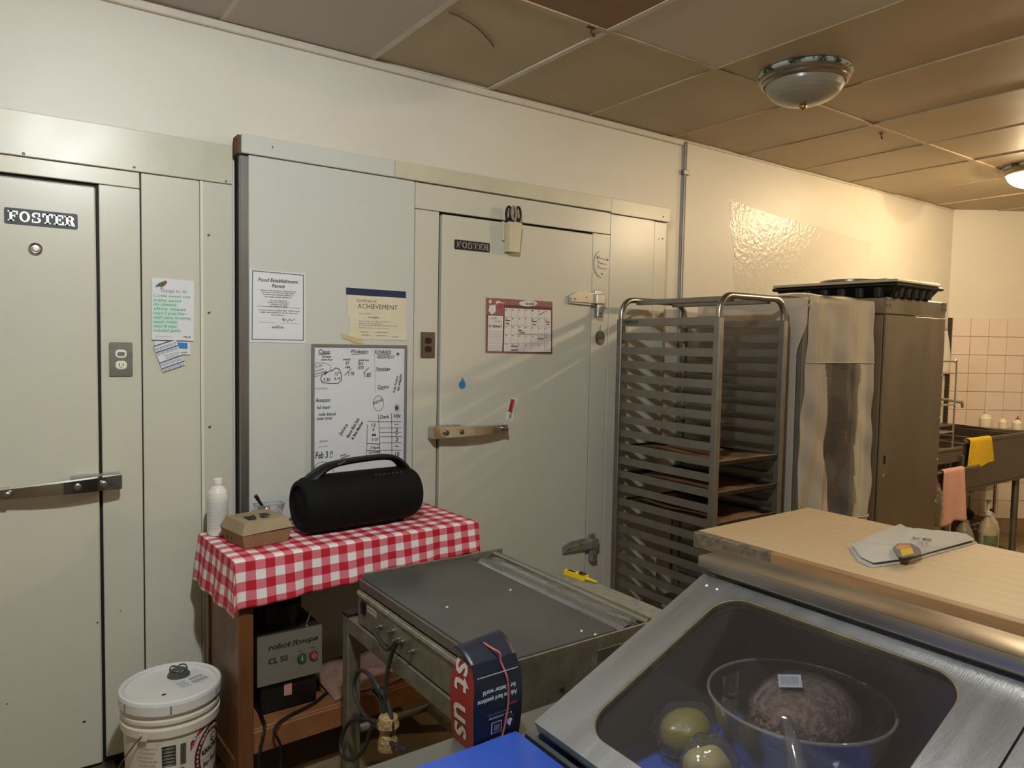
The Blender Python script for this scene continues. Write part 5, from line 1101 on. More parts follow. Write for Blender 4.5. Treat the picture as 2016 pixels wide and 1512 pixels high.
for j in range(n+1):
    v = j/n; z, a, b = bagp(0, v, 0)
    vs += [(-a, -b, z), (a, -b, z), (a, b, z), (-a, b, z)]
fr_ = [(j*4, j*4+1, j*4+5, j*4+4) for j in range(n)]; mb.add(vs, fr_, NAV); mb.add(vs, [(j*4+1, j*4+2, j*4+6, j*4+5) for j in range(n)], RBAG); mb.add(vs, [(j*4+2, j*4+3, j*4+7, j*4+6) for j in range(n)], NAV); mb.add(vs, [(j*4+3, j*4, j*4+4, j*4+7) for j in range(n)], RBAG)
mb.add(vs, [(3, 2, 1, 0), (n*4, n*4+1, n*4+2, n*4+3)], NAV)
obj('bag', mb, cb, smooth=25)
mb = MB(BM); mb.grid(lambda u, v: Vector((-w2*1.02+u*2*w2*1.03, -0.022+v*0.055, CH-0.004+0.022*math.sin(v*PI*0.62)+0.010*u*v)), 10, 10, NAV); obj('folded_flap', mb, cb, solid=0.002)
def bagframe(z_off=0.0): return Matrix(((-1, 0, 0, 0), (0, 0, -1, -d2), (0, -1, 0, CH), (0, 0, 0, 1)))     # upside-down print on the front: x -> -X, y -> -Z
class BT:
    pass
def bagtext(mb, body, xr, ztop, size, m, width=None, bold=0.01):
    """upside-down lettering: xr = right end start (local X), ztop = height of the (inverted) baseline"""
    vs, fs, a0_, a1_ = text_geo(body, bold, 0.0); k = size/0.69; kx = k if not width else width/(a1_-a0_); P = []
    for q in vs:
        x, z = xr-(q.x-a0_)*kx, ztop-q.y*k; v = z/CH; P.append((x, -d2*(1+0.10*math.sin(PI*v))*(1-0.35*max(0, (v-0.8)/0.2))-0.0006, z))
    mb.add(P, fs, m)
mb = MB(BM)
bagtext(mb, 'for a better world', 0.037, 0.122, 0.0095, PAPER, 0.07, 0.02); bagtext(mb, 'Ask the hard questions', 0.040, 0.106, 0.0095, PAPER, 0.084, 0.02)
bagtext(mb, 'HAND ROASTED IN', 0.03, 0.018, 0.005, PAPER, 0.055, 0.02); bagtext(mb, 'CAFE CO-OP', 0.03, 0.011, 0.005, PAPER, 0.055, 0.02); bagtext(mb, 'to grow the farmers', 0.028, 0.071, 0.0045, INKG, 0.05); bagtext(mb, '& the community', 0.03, 0.063, 0.005, PAPER, 0.05)
ft = lambda z: -d2*(1+0.10*math.sin(PI*z/CH))-0.0006
def bq(x0_, z0_, x1_, z1_, m, e=0.0): mb.add([(x0_, ft(z0_)-e, z0_), (x1_, ft(z0_)-e, z0_), (x1_, ft(z1_)-e, z1_), (x0_, ft(z1_)-e, z1_)], [(0, 1, 2, 3)], m)
bq(-0.014, 0.028, 0.008, 0.052, PAPER); bq(-0.0125, 0.0295, 0.0065, 0.0505, NAV, 0.0003); bq(-0.009, 0.033, 0.003, 0.046, INKG, 0.0006)
bq(0.014, 0.03, 0.034, 0.055, INKG); bq(0.015, 0.031, 0.033, 0.054, NAV, 0.0003); mb.add([(0.024+0.007*math.cos(a)*(1 if math.sin(a) > 0 else 0.5), ft(0.044)-0.0016, 0.043+0.008*math.sin(a)) for a in [2*PI*k/14 for k in range(14)]], [tuple(range(14))], PAPER)
bq(0.018, 0.078, 0.04, 0.084, RBAG)
bq(-0.044, 0.150, 0.042, 0.1515, PAPER)
obj('front_print', mb, cb)
mb = MB(BM); ls = lambda z: -w2*(1+0.10*math.sin(PI*z/CH))-0.0008
vs, fs, a0_, a1_ = text_geo('st us', 0.015, 0.0); P = []
for q in vs: z = 0.172-(q.x-a0_)/(a1_-a0_)*0.158; P.append((ls(z), 0.022-q.y*0.075, z))
mb.add(P, fs, mat('cream print', 'cbbfae', 0.5)); obj('side_print', mb, cb)
rbm = mat('pink rubber band', 'a85a50', 0.6); bp_ = []
for i in range(13):
    z = CH+0.012-i*(CH+0.010)/12; v = max(0, min(1, z/CH)); xx = 0.006+0.014*math.sin(v*PI*0.9)
    bp_.append((xx, -d2*(1+0.10*math.sin(PI*v))*(1-0.35*max(0, (v-0.8)/0.2))-0.0022, z))
bp_ = [(0.002, 0.02, CH+0.02), (0.003, -0.008, CH+0.018)]+bp_
obj('rubber_band', MB(BM).tube(smooth_path(bp_, 3), 0.0019, rbm, 6), cb)

# ================================================================== BUN RACKS
RX0, RX1, RY0, RY1 = 2.54, 3.00, 2.05, 2.65
def bun_rack(label):
    t = thing('bun_rack', (2.77, 2.35, 0), label, 'rack', 'tall aluminium bun racks')
    p = 0.016; ztop = 1.655
    for x in (RX0, RX1):
        for y in (RY0, RY1):
            obj('post', MB().box((x-p, y-p, 0.13), (x+p, y+p, ztop), RACKM, 0.003), t)
    for y in (RY0, RY1):       # top hoop of each end
        rr = 0.075; zt = 1.752; pts = [(RX0, y, ztop-0.02), (RX0, y, zt-rr)]
        pts += [(RX0+rr-rr*math.cos(a), y, zt-rr+rr*math.sin(a)) for a in [PI/2*k/6 for k in range(1, 7)]]
        pts += [(RX1-rr+rr*math.sin(a), y, zt-rr+rr*math.cos(a)) for a in [PI/2*k/6 for k in range(0, 7)]]+[(RX1, y, ztop-0.02)]
        obj('top_hoop', MB().tube(pts, 0.0145, STEEL, 12), t)
    for x in (RX0+0.10, RX1-0.10):
        obj('top_bar', MB().box((x-0.014, RY0+0.012, 1.728), (x+0.014, RY1-0.012, 1.752), RACKM, 0.002), t)
    # runners: one mesh per side, shared by all copies
    base = {}
    for s_, x in ((1, RX0), (-1, RX1)):
        mb = MB(); z = 1.62
        mb.box((x-0.003+s_*0.0, RY0+p, z), (x+0.003, RY1-p, z+0.036), RACKM)
        mb.box((x+s_*0.003, RY0+p, z), (x+s_*0.045, RY1-p, z+0.003), RACKM)
        o = obj('runner', mb, t)
        for k in range(1, 20): dup(o, t, (0, 0, -0.0685*k))
    for z in (0.15,):
        for y in (RY0, RY1): obj('base_rail', MB().box((RX0+p, y-0.016, z), (RX1-p, y+0.016, z+0.04), RACKM, 0.002), t)
        for x in (RX0, RX1): obj('base_rail', MB().box((x-0.016, RY0+p, z), (x+0.016, RY1-p, z+0.04), RACKM, 0.002), t)
    for x in (RX0, RX1):
        for y in (RY0, RY1):
            c_ = obj('caster', MB().lathe([(0.01, -0.014), (0.046, -0.014), (0.05, -0.009), (0.05, 0.009), (0.046, 0.014), (0.01, 0.014)], RUB, (x, y, 0.0505), 'y', 18), t)
            obj('fork', MB().box((x-0.02, y-0.021, 0.045), (x+0.02, y-0.016, 0.125), STEELD).box((x-0.02, y+0.016, 0.045), (x+0.02, y+0.021, 0.125), STEELD).box((x-0.025, y-0.021, 0.1255), (x+0.025, y+0.021, 0.1295), STEELD), c_)
    return t
rack1 = bun_rack('bare aluminium bun rack with three sheet pans, standing by the cooler door')
mb = MB(); fx = Matrix(((0, 0, -1, RX0-0.003), (-1, 0, 0, 0), (0, 1, 0, 0), (0, 0, 0, 1)))
mb.text('HEPCO', -RY1+0.02, 1.634, 0.013, fx, INK, width=0.10, bold=0.03, e=0.0006); mb.rect(-RY1+0.02, 1.629, -RY1+0.12, 1.631, fx, INK, 0.0006)
obj('maker_lettering', mb, rack1)
rack2 = copy_tree(rack1, (0.60, -0.01, 0)); rack2['label'] = 'bun rack standing inside the milky plastic cover'
# sheet pans with parchment
PAN = mat('dark baked aluminium', '4a443c', 0.4, 0.8, var=0.3, vscale=15); PARCH = mat('browned parchment', '8a6545', 0.7, 0, var=0.4, vscale=9)
for i, slot in enumerate((9, 11, 13)):
    z = 1.62-0.0685*slot+0.0035
    pn = thing('sheet_pan', (2.77, 2.35, z), ('sheet pan with parchment in the bun rack, topmost of three', 'sheet pan with curled parchment in the bun rack, between two others', 'sheet pan with parchment in the bun rack, lowest of three')[i], 'sheet pan', 'sheet pans in the rack')
    a, b, c_, d_ = RX0+0.022, RX1-0.022, RY0-0.005, RY1-0.02
    mb = MB(); mb.box((a, c_, z), (b, d_, z+0.002), PAN)
    for q in (((a, c_, z), (a+0.002, d_, z+0.022)), ((b-0.002, c_, z), (b, d_, z+0.022)), ((a, c_, z), (b, c_+0.002, z+0.022)), ((a, d_-0.002, z), (b, d_, z+0.022))): mb.box(*q, PAN)
    mb.tube([(a, c_, z+0.022), (b, c_, z+0.022), (b, d_, z+0.022), (a, d_, z+0.022)], 0.003, STEELD, 6, closed=True)
    obj('pan', mb, pn)
    mb = MB(); mb.grid(lambda u, v: Vector((a+0.01+u*(b-a-0.02), c_+0.01+v*(d_-c_-0.03), z+0.0035+0.018*abs(math.sin(u*5+i*2))*abs(math.cos(v*4+i)))), 14, 14, PARCH); obj('parchment', mb, pn, solid=0.0008, smooth=60)

# milky cover over the second rack
MILK = clear_mat('milky vinyl', (0.95, 0.9, 0.82), 0.07, 0.16, 0.74, (0.80, 0.73, 0.61), 0.5, 16)
WIND = clear_mat('clear vinyl window', (0.85, 0.82, 0.78), 0.07, 0.12, 0.22, (0.5, 0.45, 0.4), 0.7, 18)
cv = thing('rack_cover', (3.37, 2.34, 0.2), 'milky plastic rack cover with a clear window panel', 'cover')
VX0, VX1, VY0, VY1, VZ0, VZ1 = 3.10, 3.645, 1.995, 2.70, 0.22, 1.795
def front(u, v):          # v 0 bottom .. 1 top
    fl = (1-v)
    x = VX0+u*(VX1-VX0)+(u-0.35)*0.06*fl
    y = VY0-0.014-0.05*fl*u+0.022*math.sin(u*13+3.5*v)*(0.25+0.75*fl)+0.014*math.sin(u*27-6*v+1.5*math.sin(v*9))*(0.3+0.7*fl)+0.006*math.sin(u*9+v*38)*math.sin(v*7+u*4)
    dip = 0.05*max(0, 1-abs(u-0.5)*2)*math.exp(-((v-0.45)/0.22)**2)
    y += dip; z = VZ0+v*(VZ1-VZ0)-(0.0 if v < 1 else 0.03)
    return Vector((x, y, z))
nu, nv = 64, 90; mb = MB(); wm = MB(); VS = {}
grid = [[front(i/nu, j/nv*0.985) for i in range(nu+1)] for j in range(nv+1)]
def win(u, v): 
    k = (0.80-v)/0.5; return 0.30 < v < 0.80 and 0.26+0.22*min(1, k*1.6) < u < 0.80-0.08*k
milkf, winf = [], []
flatv = [p for r_ in grid for p in r_]
for j in range(nv):
    for i in range(nu):
        f_ = (j*(nu+1)+i, j*(nu+1)+i+1, (j+1)*(nu+1)+i+1, (j+1)*(nu+1)+i)
        (winf if win((i+0.5)/nu, (j+0.5)/nv) else milkf).append(f_)
mb.add(flatv, milkf, MILK); obj('front_sheet', mb, cv, smooth=70)
idx = sorted({k for f_ in winf for k in f_}); mp = {k: q for q, k in enumerate(idx)}
wm.add([flatv[k]+Vector((0, -0.0015, 0)) for k in idx], [tuple(mp[k] for k in f_) for f_ in winf], WIND); obj('window_panel', wm, cv, smooth=70)
def tube_seam(pts): return MB().tube(pts, 0.003, mat('seam tape', 'b5a88f', 0.5), 6)
obj('seam', tube_seam([front(u/20, 0.80*0.985)+Vector((0, -0.004, 0)) for u in range(21)]), cv); obj('seam', tube_seam([front(u/20, 0.295*0.985)+Vector((0, -0.004, 0)) for u in range(21)]), cv)
mb = MB(); mb.grid(lambda u, v: Vector((VX0-0.006+u*(VX1-VX0+0.01), VY0-0.014+v*(VY1-VY0+0.01), VZ1-0.024+0.022*math.sin(PI*min(1, v*6)*0.5)-0.02*(abs(2*u-1)**6)+0.006*math.sin(u*9+v*5))), 24, 24, MILK); obj('top_sheet', mb, cv, smooth=70)
mb = MB(); mb.grid(lambda u, v: Vector((VX0-0.004+0.012*math.sin(u*11+v*3)*(1-v), VY0+(0.045 if v < 0.84 else 0.045-0.05*min(1, (v-0.84)/0.08))+u*(VY1-VY0-0.05), VZ0+v*(VZ1-VZ0-0.03))), 24, 40, MILK); obj('side_sheet', mb, cv, smooth=70)
mb = MB(); mb.grid(lambda u, v: Vector((VX1+0.003+0.010*math.sin(u*11+v*3)*(1-v), VY0+u*(VY1-VY0), VZ0+v*(VZ1-VZ0-0.035))), 24, 20, MILK); obj('side_sheet', mb, cv, smooth=70)

# ================================================================== TALL STEEL CABINET
QX0, QX1, QY0, QY1, QZ = 3.73, 4.385, 1.955, 2.72, 1.800
CABM = mat('scuffed sheet steel', 'a59c90', 0.36, 1.0, var=0.14, vscale=2.5, stretch=(1.3, 1.3, 0.6), rvar=0.12, bump=0.05, bscale=4)
qc = thing('proofing_cabinet', (4.05, 2.33, 0), 'tall scuffed sheet steel cabinet with riveted corner brackets', 'cabinet')
obj('body', MB().box((QX0, QY0+0.014, 0.08), (QX1, QY1, QZ-0.09), CABM, 0.004), qc)
obj('top_frame', MB().box((QX0+0.002, QY0+0.004, QZ-0.0895), (QX1+0.002, QY1, QZ), CABM, 0.006), qc)
dr_ = obj('door', MB().box((QX0+0.006, QY0, 0.10), (QX1-0.004, QY0+0.0135, QZ-0.092), CABM, 0.003), qc)
for x in (QX0-0.001, QX1-0.052):
    br = obj('corner_bracket', MB().box((x, QY0+0.001, QZ-0.054), (x+0.055, QY0+0.0035, QZ-0.002), STEEL, 0.001), qc)
    for dx, dz in ((0.012, -0.014), (0.042, -0.014), (0.012, -0.042), (0.042, -0.042)): obj('rivet', MB().lathe([(0.004, 0), (0.003, -0.002), (0.0005, -0.003)], INK, (x+dx, QY0+0.001, QZ+dz), 'y', 8), br)
for k in range(6): obj('rivet', MB().lathe([(0.004, 0), (0.003, -0.002), (0.0005, -0.003)], WHITEP, (QX1-0.016, QY0, QZ-0.17-k*0.24), 'y', 8), dr_)
obj('latch_slot', MB().box((QX0+0.05, QY0-0.003, 0.93), (QX0+0.062, QY0+0.001, 0.975), BLACKP), dr_)
obj('latch_catch', MB().lathe([(0.006, 0), (0.005, -0.004), (0.001, -0.005)], CHROME2, (QX0+0.05, QY0, 0.87), 'y', 10), dr_)
for x in (QX0+0.05, QX1-0.05):
    for y in (QY0+0.06, QY1-0.06): obj('foot', MB().tube([(x, y, 0), (x, y, 0.0795)], 0.022, STEELD, 12), qc)
# black tray on top, boards and a lid on it
TRM = Matrix.Translation((3.985, 2.27, QZ+0.0005)) @ Matrix.Rotation(0.02, 4, 'Z')
tw, td = 0.265, 0.36
BT_ = mat('black moulded plastic', '0c0c0d', 0.4)
tr = thing('moulded_tray', (3.985, 2.27, QZ), 'black moulded plastic tray on the steel cabinet', 'tray')
mb = MB(TRM); s1 = 0.055
mb.hexa([(-tw+s1, -td+s1, 0), (tw-s1, -td+s1, 0), (tw-s1, td-s1, 0), (-tw+s1, td-s1, 0), (-tw+0.022, -td+0.022, 0.052), (tw-0.022, -td+0.022, 0.052), (tw-0.022, td-0.022, 0.052), (-tw+0.022, td-0.022, 0.052)], BT_)
obj('basin', mb, tr)
obj('rim', MB(TRM).box((-tw, -td, 0.0525), (tw, td, 0.072), BT_, 0.006), tr)
for k in range(5): obj('rib', MB(TRM).lathe([(0.03, 0.002), (0.034, 0.05)], BT_, (-0.16+k*0.08, -td+0.05, 0), seg=14), tr)
for k in range(6): obj('rib', MB(TRM).lathe([(0.03, 0.002), (0.034, 0.05)], BT_, (-tw+0.05, -0.25+k*0.1, 0), seg=14), tr)
bz_ = QZ+0.0735
BRD = mat('worn white board', 'c9bda6', 0.45, var=0.1, vscale=8)
obj('plastic_board', MB(TRM).box((-tw-0.004, -td-0.004, 0.0735), (tw-0.05, td-0.01, 0.088), BRD, 0.003), None, 'worn white plastic board lying on the black tray', 'board')
obj('plastic_board', MB(TRM @ Matrix.Rotation(-0.12, 4, 'Z')).box((-tw+0.09, -td+0.06, 0.089), (tw+0.03, td-0.16, 0.098), mat('thin tan board', 'a3957c', 0.45), 0.002), None, 'thin tan board on top of the white board', 'board')
obj('round_platter', MB().lathe([(0.002, bz_+0.0255), (0.16, bz_+0.0255), (0.168, bz_+0.029), (0.168, bz_+0.038), (0.16, bz_+0.042), (0.002, bz_+0.044)], mat('grey metal lid', '8f8a80', 0.3, 0.8), (4.0, 2.3, 0), seg=40), None, 'round grey metal platter lying topmost on the steel cabinet', 'platter')

# ================================================================== WORKBENCH
WX0, WX1, WYA, WYB, WZ = 1.925, 2.61, 1.632, -1.0, 0.90
MAPLE = mat('pale maple top', 'c4ab86', 0.5, 0, var=0.10, vscale=3, stretch=(6, 0.8, 6), bump=0.03, bscale=60)
MAPLEE = mat('worn maple edge', 'a07a52', 0.5, 0, var=0.25, vscale=4, stretch=(2, 1, 8), bump=0.05, bscale=40)
MAPLEG = mat('greyed maple end', '7d6d58', 0.65, 0, col2='4f463b', vscale=40, bump=0.15, bscale=80, thresh=(0.3, 0.6))
wbn = thing('workbench', (2.27, 0.3, 0), 'long pale maple topped workbench with a worn edge', 'workbench')
BMx = Matrix.Translation((WX0, WYA, 0)) @ Matrix.Rotation(0.012, 4, 'Z') @ Matrix.Translation((-WX0, -WYA, 0))
n_ = 10; pw = (WX1-WX0-0.03)/n_
for k in range(n_):
    obj('plank', MB(BMx).box((WX0+0.03+k*pw+0.0001, WYB, WZ-0.05), (WX0+0.03+(k+1)*pw-0.0001, WYA, WZ+rnd.uniform(-0.0002, 0.0001)), MAPLE), wbn)
obj('edge_strip', MB(BMx).box((WX0, WYB, WZ-0.056), (WX0+0.0295, WYA-0.30, WZ), MAPLEE, 0.002), wbn)
obj('edge_strip', MB(BMx).box((WX0, WYA-0.2995, WZ-0.054), (WX0+0.0295, WYA, WZ), MAPLEG, 0.003), wbn)
for x in (WX0+0.09, WX1-0.09):
    for y in (WYA-0.12, WYB+0.12): obj('leg', MB().box((x-0.022, y-0.022, 0), (x+0.022, y+0.022, WZ-0.0575), STEELD, 0.003), wbn)
obj('frame_rail', MB().box((WX0+0.069, WYB+0.15, WZ-0.11), (WX0+0.111, WYA-0.15, WZ-0.0575), STEELD, 0.002), wbn)
obj('undershelf', MB().box((WX0+0.115, WYB+0.12, 0.28), (WX1-0.115, WYA-0.12, 0.30), STEELD, 0.003), wbn)
# folded cloth with printed drawing
CLO = mat('pale linen cloth', 'bdb9af', 0.85, 0, var=0.06, vscale=14, bump=0.15, bscale=150)
cl = thing('folded_cloth', (2.42, 1.17, WZ+0.001), 'folded pale linen cloth with an orange and grey print on the workbench', 'cloth')
cpoly = [W(px, py, 'z', WZ+0.012) for px, py in ((1672, 1072), (1690, 1098), (1716, 1110), (1790, 1100), (1845, 1084), (1925, 1062), (1905, 1050), (1850, 1043), (1800, 1045), (1772, 1030), (1712, 1054))]
ctr = sum(cpoly, Vector())/len(cpoly); mb = MB(); nr = 10; rim_ = [cpoly[i].lerp(cpoly[(i+1) % len(cpoly)], k/5) for i in range(len(cpoly)) for k in range(5)]; m_ = len(rim_)
layers = []
for L_ in range(2):
    vs = [];  # two stacked folds
    zb_ = WZ+0.0012+L_*0.011; sc_ = 1.0-0.035*L_
    for j in range(nr+1):
        t = j/nr
        for i, p in enumerate(rim_):
            q = ctr+(p-ctr)*t*sc_; edge = math.sqrt(max(0, 1-t**6))
            q.z = zb_+0.0105*edge+0.0045*math.sin(i*0.55+t*5+L_)*t*edge+0.006*math.sin(q.x*38+q.y*21)*edge*t*L_; vs.append(q)
    vs2 = [Vector((p.x, p.y, zb_)) for p in vs[-m_:]]
    mb.add(vs+vs2, [(j*m_+i, j*m_+(i+1) % m_, (j+1)*m_+(i+1) % m_, (j+1)*m_+i) for j in range(nr) for i in range(m_)]+[(nr*m_+i, nr*m_+(i+1) % m_, (nr+1)*m_+(i+1) % m_, (nr+1)*m_+i) for i in range(m_)], CLO)
obj('fabric', mb, cl, smooth=50)
mb = MB(); zc = WZ+0.0295
def onc(px, py): p = W(px, py, 'z', zc); return Vector((p.x, p.y, zc))
ORG = mat('orange print', 'c98a4e', 0.8); YELP = mat('yellow print', 'd0ad35', 0.8); GRP = mat('grey print', '6e6a66', 0.8)
def pf(pts, m, dz=0.0): mb.add([onc(*p)+Vector((0, 0, dz)) for p in pts], [tuple(range(len(pts)))], m)
pf([(1757, 1078), (1768, 1070), (1795, 1070), (1812, 1080), (1806, 1092), (1780, 1098), (1768, 1096)], GRP); pf([(1762, 1079), (1770, 1072), (1790, 1072), (1796, 1080), (1778, 1084)], ORG, 0.0004); pf([(1772, 1083), (1795, 1079), (1800, 1090), (1776, 1095)], YELP, 0.0006)
fm_ = Matrix.Translation(onc(1796, 1060)) @ Matrix.Rotation(math.radians(-62), 4, 'Z'); mb.text('ce', 0.0, 0.0, 0.045, fm_, INK, e=0.0004, shear=0.2); mb.text('as', 0.012, -0.045, 0.028, fm_, INKG, e=0.0004, shear=0.2)
for k in range(4): mb.text(scrib(14, 300+k), 0.02, -0.075-k*0.012, 0.007, fm_, GRP, e=0.0004)
obj('print', mb, cl)

# ================================================================== SINK END
SINKM = mat('worn sink steel', '8a8075', 0.34, 0.9, var=0.15, vscale=5, rvar=0.1)
sk_ = thing('kitchen_sink', (5.5, 2.5, 0), 'long worn steel kitchen sink with a deep basin', 'sink')
kx0, kx1, ky0, ky1, kz = 4.62, 6.36, 2.19, 2.83, 0.92
bx0 = 5.24
for a, b in (((bx0, ky0, 0.60), (kx1, ky0+0.012, kz-0.01)), ((bx0, ky1-0.10, 0.60), (kx1, ky1-0.088, kz-0.01)), ((bx0, ky0+0.013, 0.60), (bx0+0.012, ky1-0.101, kz-0.01)), ((kx1-0.012, ky0+0.013, 0.60), (kx1, ky1-0.101, kz-0.01)), ((5.80, ky0+0.013, 0.60), (5.812, ky1-0.101, kz-0.02))): obj('basin_wall', MB().box(a, b, SINKM, 0.003), sk_)
obj('basin_floor', MB().box((bx0, ky0, 0.585), (kx1, ky1-0.088, 0.5995), SINKM), sk_)
obj('rim', MB().tube([(bx0, ky0, kz), (kx1, ky0, kz), (kx1, ky1-0.09, kz), (bx0, ky1-0.09, kz)], 0.016, SINKM, 10, closed=True), sk_)
obj('back_ledge', MB().box((kx0, ky1-0.072, kz-0.02), (kx1+0.05, ky1, kz+0.012), SINKM, 0.004), sk_)
obj('end_ledge', MB().box((kx1+0.017, ky0+0.05, kz-0.02), (kx1+0.075, ky1-0.075, kz+0.006), SINKM, 0.004), sk_)
obj('drainboard', MB().box((kx0, ky0+0.0, 0.83), (bx0-0.017, ky1-0.075, 0.85), SINKM, 0.004), sk_)
obj('drainboard_lip', MB().tube([(kx0, ky0, 0.885), (bx0-0.02, ky0, 0.885)], 0.014, SINKM, 10), sk_)
obj('drainboard_front', MB().box((kx0, ky0-0.004, 0.80), (bx0-0.018, ky0+0.004, 0.88), SINKM), sk_)
obj('divider', MB().box((bx0-0.04, ky0-0.02, 0.74), (bx0-0.012, ky0-0.001, 0.84), STEELD, 0.003), sk_)
for x, y in ((4.68, 2.25), (4.68, 2.72), (6.30, 2.25), (6.30, 2.715), (5.19, 2.25)): obj('leg', MB().tube([(x, y, 0), (x, y, 0.584 if x > 5.23 else 0.829)], 0.024, STEELD, 12), sk_)
fz = W(1893, 792, 'y', 2.55)
obj('faucet', MB().tube(smooth_path([(5.35, 2.80, kz+0.012), (5.35, 2.80, 1.10), (5.30, 2.75, 1.17), (5.45, 2.62, 1.20), (fz.x-0.04, 2.56, fz.z+0.005), (fz.x, 2.55, fz.z), (fz.x+0.02, 2.55, fz.z-0.04)], 6), 0.011, CHROME2, 10), sk_)
obj('backsplash', MB().box((kx0, ky1+0.0005, kz-0.02), (5.62, ky1+0.014, 1.12), SINKM, 0.003), sk_)
# towel bar with pink towel
br_ = thing('towel_bar', (5.0, 2.13, 0.76), 'steel bar along the sink front carrying a pink towel', 'rail')
obj('bar', MB().tube([(4.62, 2.13, 0.765), (5.35, 2.13, 0.765)], 0.010, STEEL, 10), br_); obj('bar', MB().tube([(4.62, 2.178, 0.72), (4.90, 2.178, 0.72)], 0.006, STEEL, 10), br_)
for x in (4.66, 4.82): obj('bracket', MB().box((x-0.006, 2.131, 0.715), (x+0.006, 2.184, 0.775), STEELD), br_)
def towel(name, x0, x1, y, ztop, drop_f, drop_b, m, label, r=0.014, seed=1, amp=0.012):
    mb = MB(); rr = random.Random(seed); ph = rr.uniform(0, 6)
    tot = drop_f+drop_b+PI*r
    def fn(u, v):
        s_ = v*tot; x = x0+u*(x1-x0); 
        if s_ < drop_f: yy, zz, k = y-r, ztop-(drop_f-s_), (drop_f-s_)/drop_f
        elif s_ < drop_f+PI*r: a = (s_-drop_f)/r; yy, zz, k = y-r*math.cos(a), ztop+r*math.sin(a), 0
        else: yy, zz, k = y+r, ztop-(s_-drop_f-PI*r), (s_-drop_f-PI*r)/max(drop_b, 1e-3)
        sd = -1 if s_ < drop_f+PI*r*0.5 else 1
        yy += sd*amp*k*(1.1+math.sin(u*9+ph)); x = x0+(x1-x0)*(0.5+(u-0.5)*(1+0.18*k))+0.01*k*math.sin(u*5+ph)
        return Vector((x, yy, zz+0.012*k*math.sin(u*4+ph)))
    mb.grid(fn, 22, 34, m); return obj(name, mb, None, label, 'towel', smooth=70, solid=0.003)
PINK = mat('pink terry cloth', 'c99a8c', 0.9, 0, var=0.12, vscale=5, bump=0.3, bscale=220, stretch=(3, 1, 0.5)); YELT = mat('yellow terry cloth', 'd0a818', 0.9, 0, var=0.15, vscale=20, bump=0.3, bscale=200)
a, b = W(1856, 940, 'y', 2.12), W(1897, 925, 'y', 2.12); zlow = W(1868, 1032, 'y', 2.11).z
towel('hand_towel', a.x, b.x, 2.13, 0.768, 0.768-zlow, 0.18, PINK, 'faded pink towel hanging from the sink bar', 0.015, 2)
a, b = W(1908, 870, 'y', 2.17), W(1950, 866, 'y', 2.17); zlow = W(1925, 918, 'y', 2.17).z
towel('dish_cloth', max(a.x, 5.30), b.x+0.02, 2.19, kz+0.002, kz-zlow, 0.12, YELT, 'bright yellow cloth draped over the sink rim', 0.021, 5, 0.006)
# wire drying tower on the drainboard
wt_ = thing('drying_rack', (5.0, 2.4, 0.852), 'tall wire drying rack standing on the sink drainboard', 'dish rack')
tx0, tx1, ty0, ty1 = 4.72, 5.205, 2.24, 2.48
for y in (ty0, ty1):
    obj('wire_frame', MB().tube(smooth_path([(tx0, y, 0.853), (tx0, y, 1.40), (tx0+0.03, y, 1.455), (tx0+0.08, y, 1.46)], 4)+smooth_path([(tx1-0.08, y, 1.46), (tx1-0.03, y, 1.455), (tx1, y, 1.42), (tx1, y, 0.853)], 4), 0.006, CHROME2, 8), wt_)
for z in (1.38, 1.17, 0.99, 0.87):
    mb = MB(); mb.tube([(tx0, ty0, z), (tx1, ty0, z), (tx1, ty1, z), (tx0, ty1, z)], 0.005, CHROME2, 6, closed=True)
    for k in range(1, 7): y = ty0+(ty1-ty0)*k/7; mb.tube([(tx0, y, z), (tx1, y, z)], 0.003, CHROME2, 6)
    obj('wire_shelf', mb, wt_)
obj('drip_tray', MB().box((tx0-0.02, ty0-0.02, 0.8515), (tx1-0.01, ty1+0.02, 0.865), STEELD, 0.004), wt_)
# white cloth hanging on the tiled wall
a = W(1858, 652, 'y', WY-0.02); b = W(1871, 735, 'y', WY-0.02)
hk = thing('hanging_cloth', (a.x, WY-0.02, b.z), 'white cloth hanging on the wall beside the tiled corner', 'cloth')
mb = MB(); mb.grid(lambda u, v: Vector((a.x-0.02-0.16*v+u*(0.06+0.30*v), WY-0.022-0.012*math.sin(u*8+v*3)*v-0.01, a.z-v*(a.z-b.z))), 14, 16, mat('white cotton', 'd8d2c4', 0.85)); obj('fabric', mb, hk, solid=0.002, smooth=70)
obj('hook', MB().tube([(a.x, WY-0.008, a.z+0.02), (a.x, WY-0.035, a.z+0.005), (a.x, WY-0.035, a.z+0.03)], 0.004, STEELD, 6), hk)
# bottles on the far ledge of the sink
def pump_bottle(name, c_, h, r, m, cap, label, red=False):
    x, y, z = c_; t = thing(name, c_, label, 'bottle')
    obj('body', MB().lathe([(0.001, z+0.001), (r*0.95, z+0.001), (r, z+0.01), (r, z+h*0.55), (r*0.7, z+h*0.72), (r*0.35, z+h*0.82), (r*0.33, z+h*0.86), (0.001, z+h*0.86)], m, (x, y, 0), seg=20), t)
    obj('nozzle', MB().lathe([(r*0.4, z+h*0.861), (r*0.4, z+h*0.93), (r*0.12, z+h*0.94), (r*0.12, z+h*1.05)], cap, (x, y, 0), seg=12).tube([(x, y, z+h*1.05), (x-r*0.8, y-r*0.3, z+h*1.05)], r*0.15, cap, 8), t)
LZ = kz+0.0065
MILKW = mat('milky bottle', 'd6cbb4', 0.4); REDC = mat('red trigger', 'b02a22', 0.4)
pump_bottle('soap_bottle', (6.405, 2.52, LZ), 0.13, 0.045, MILKW, MILKW, 'squat milky soap bottle on the sink end ledge')
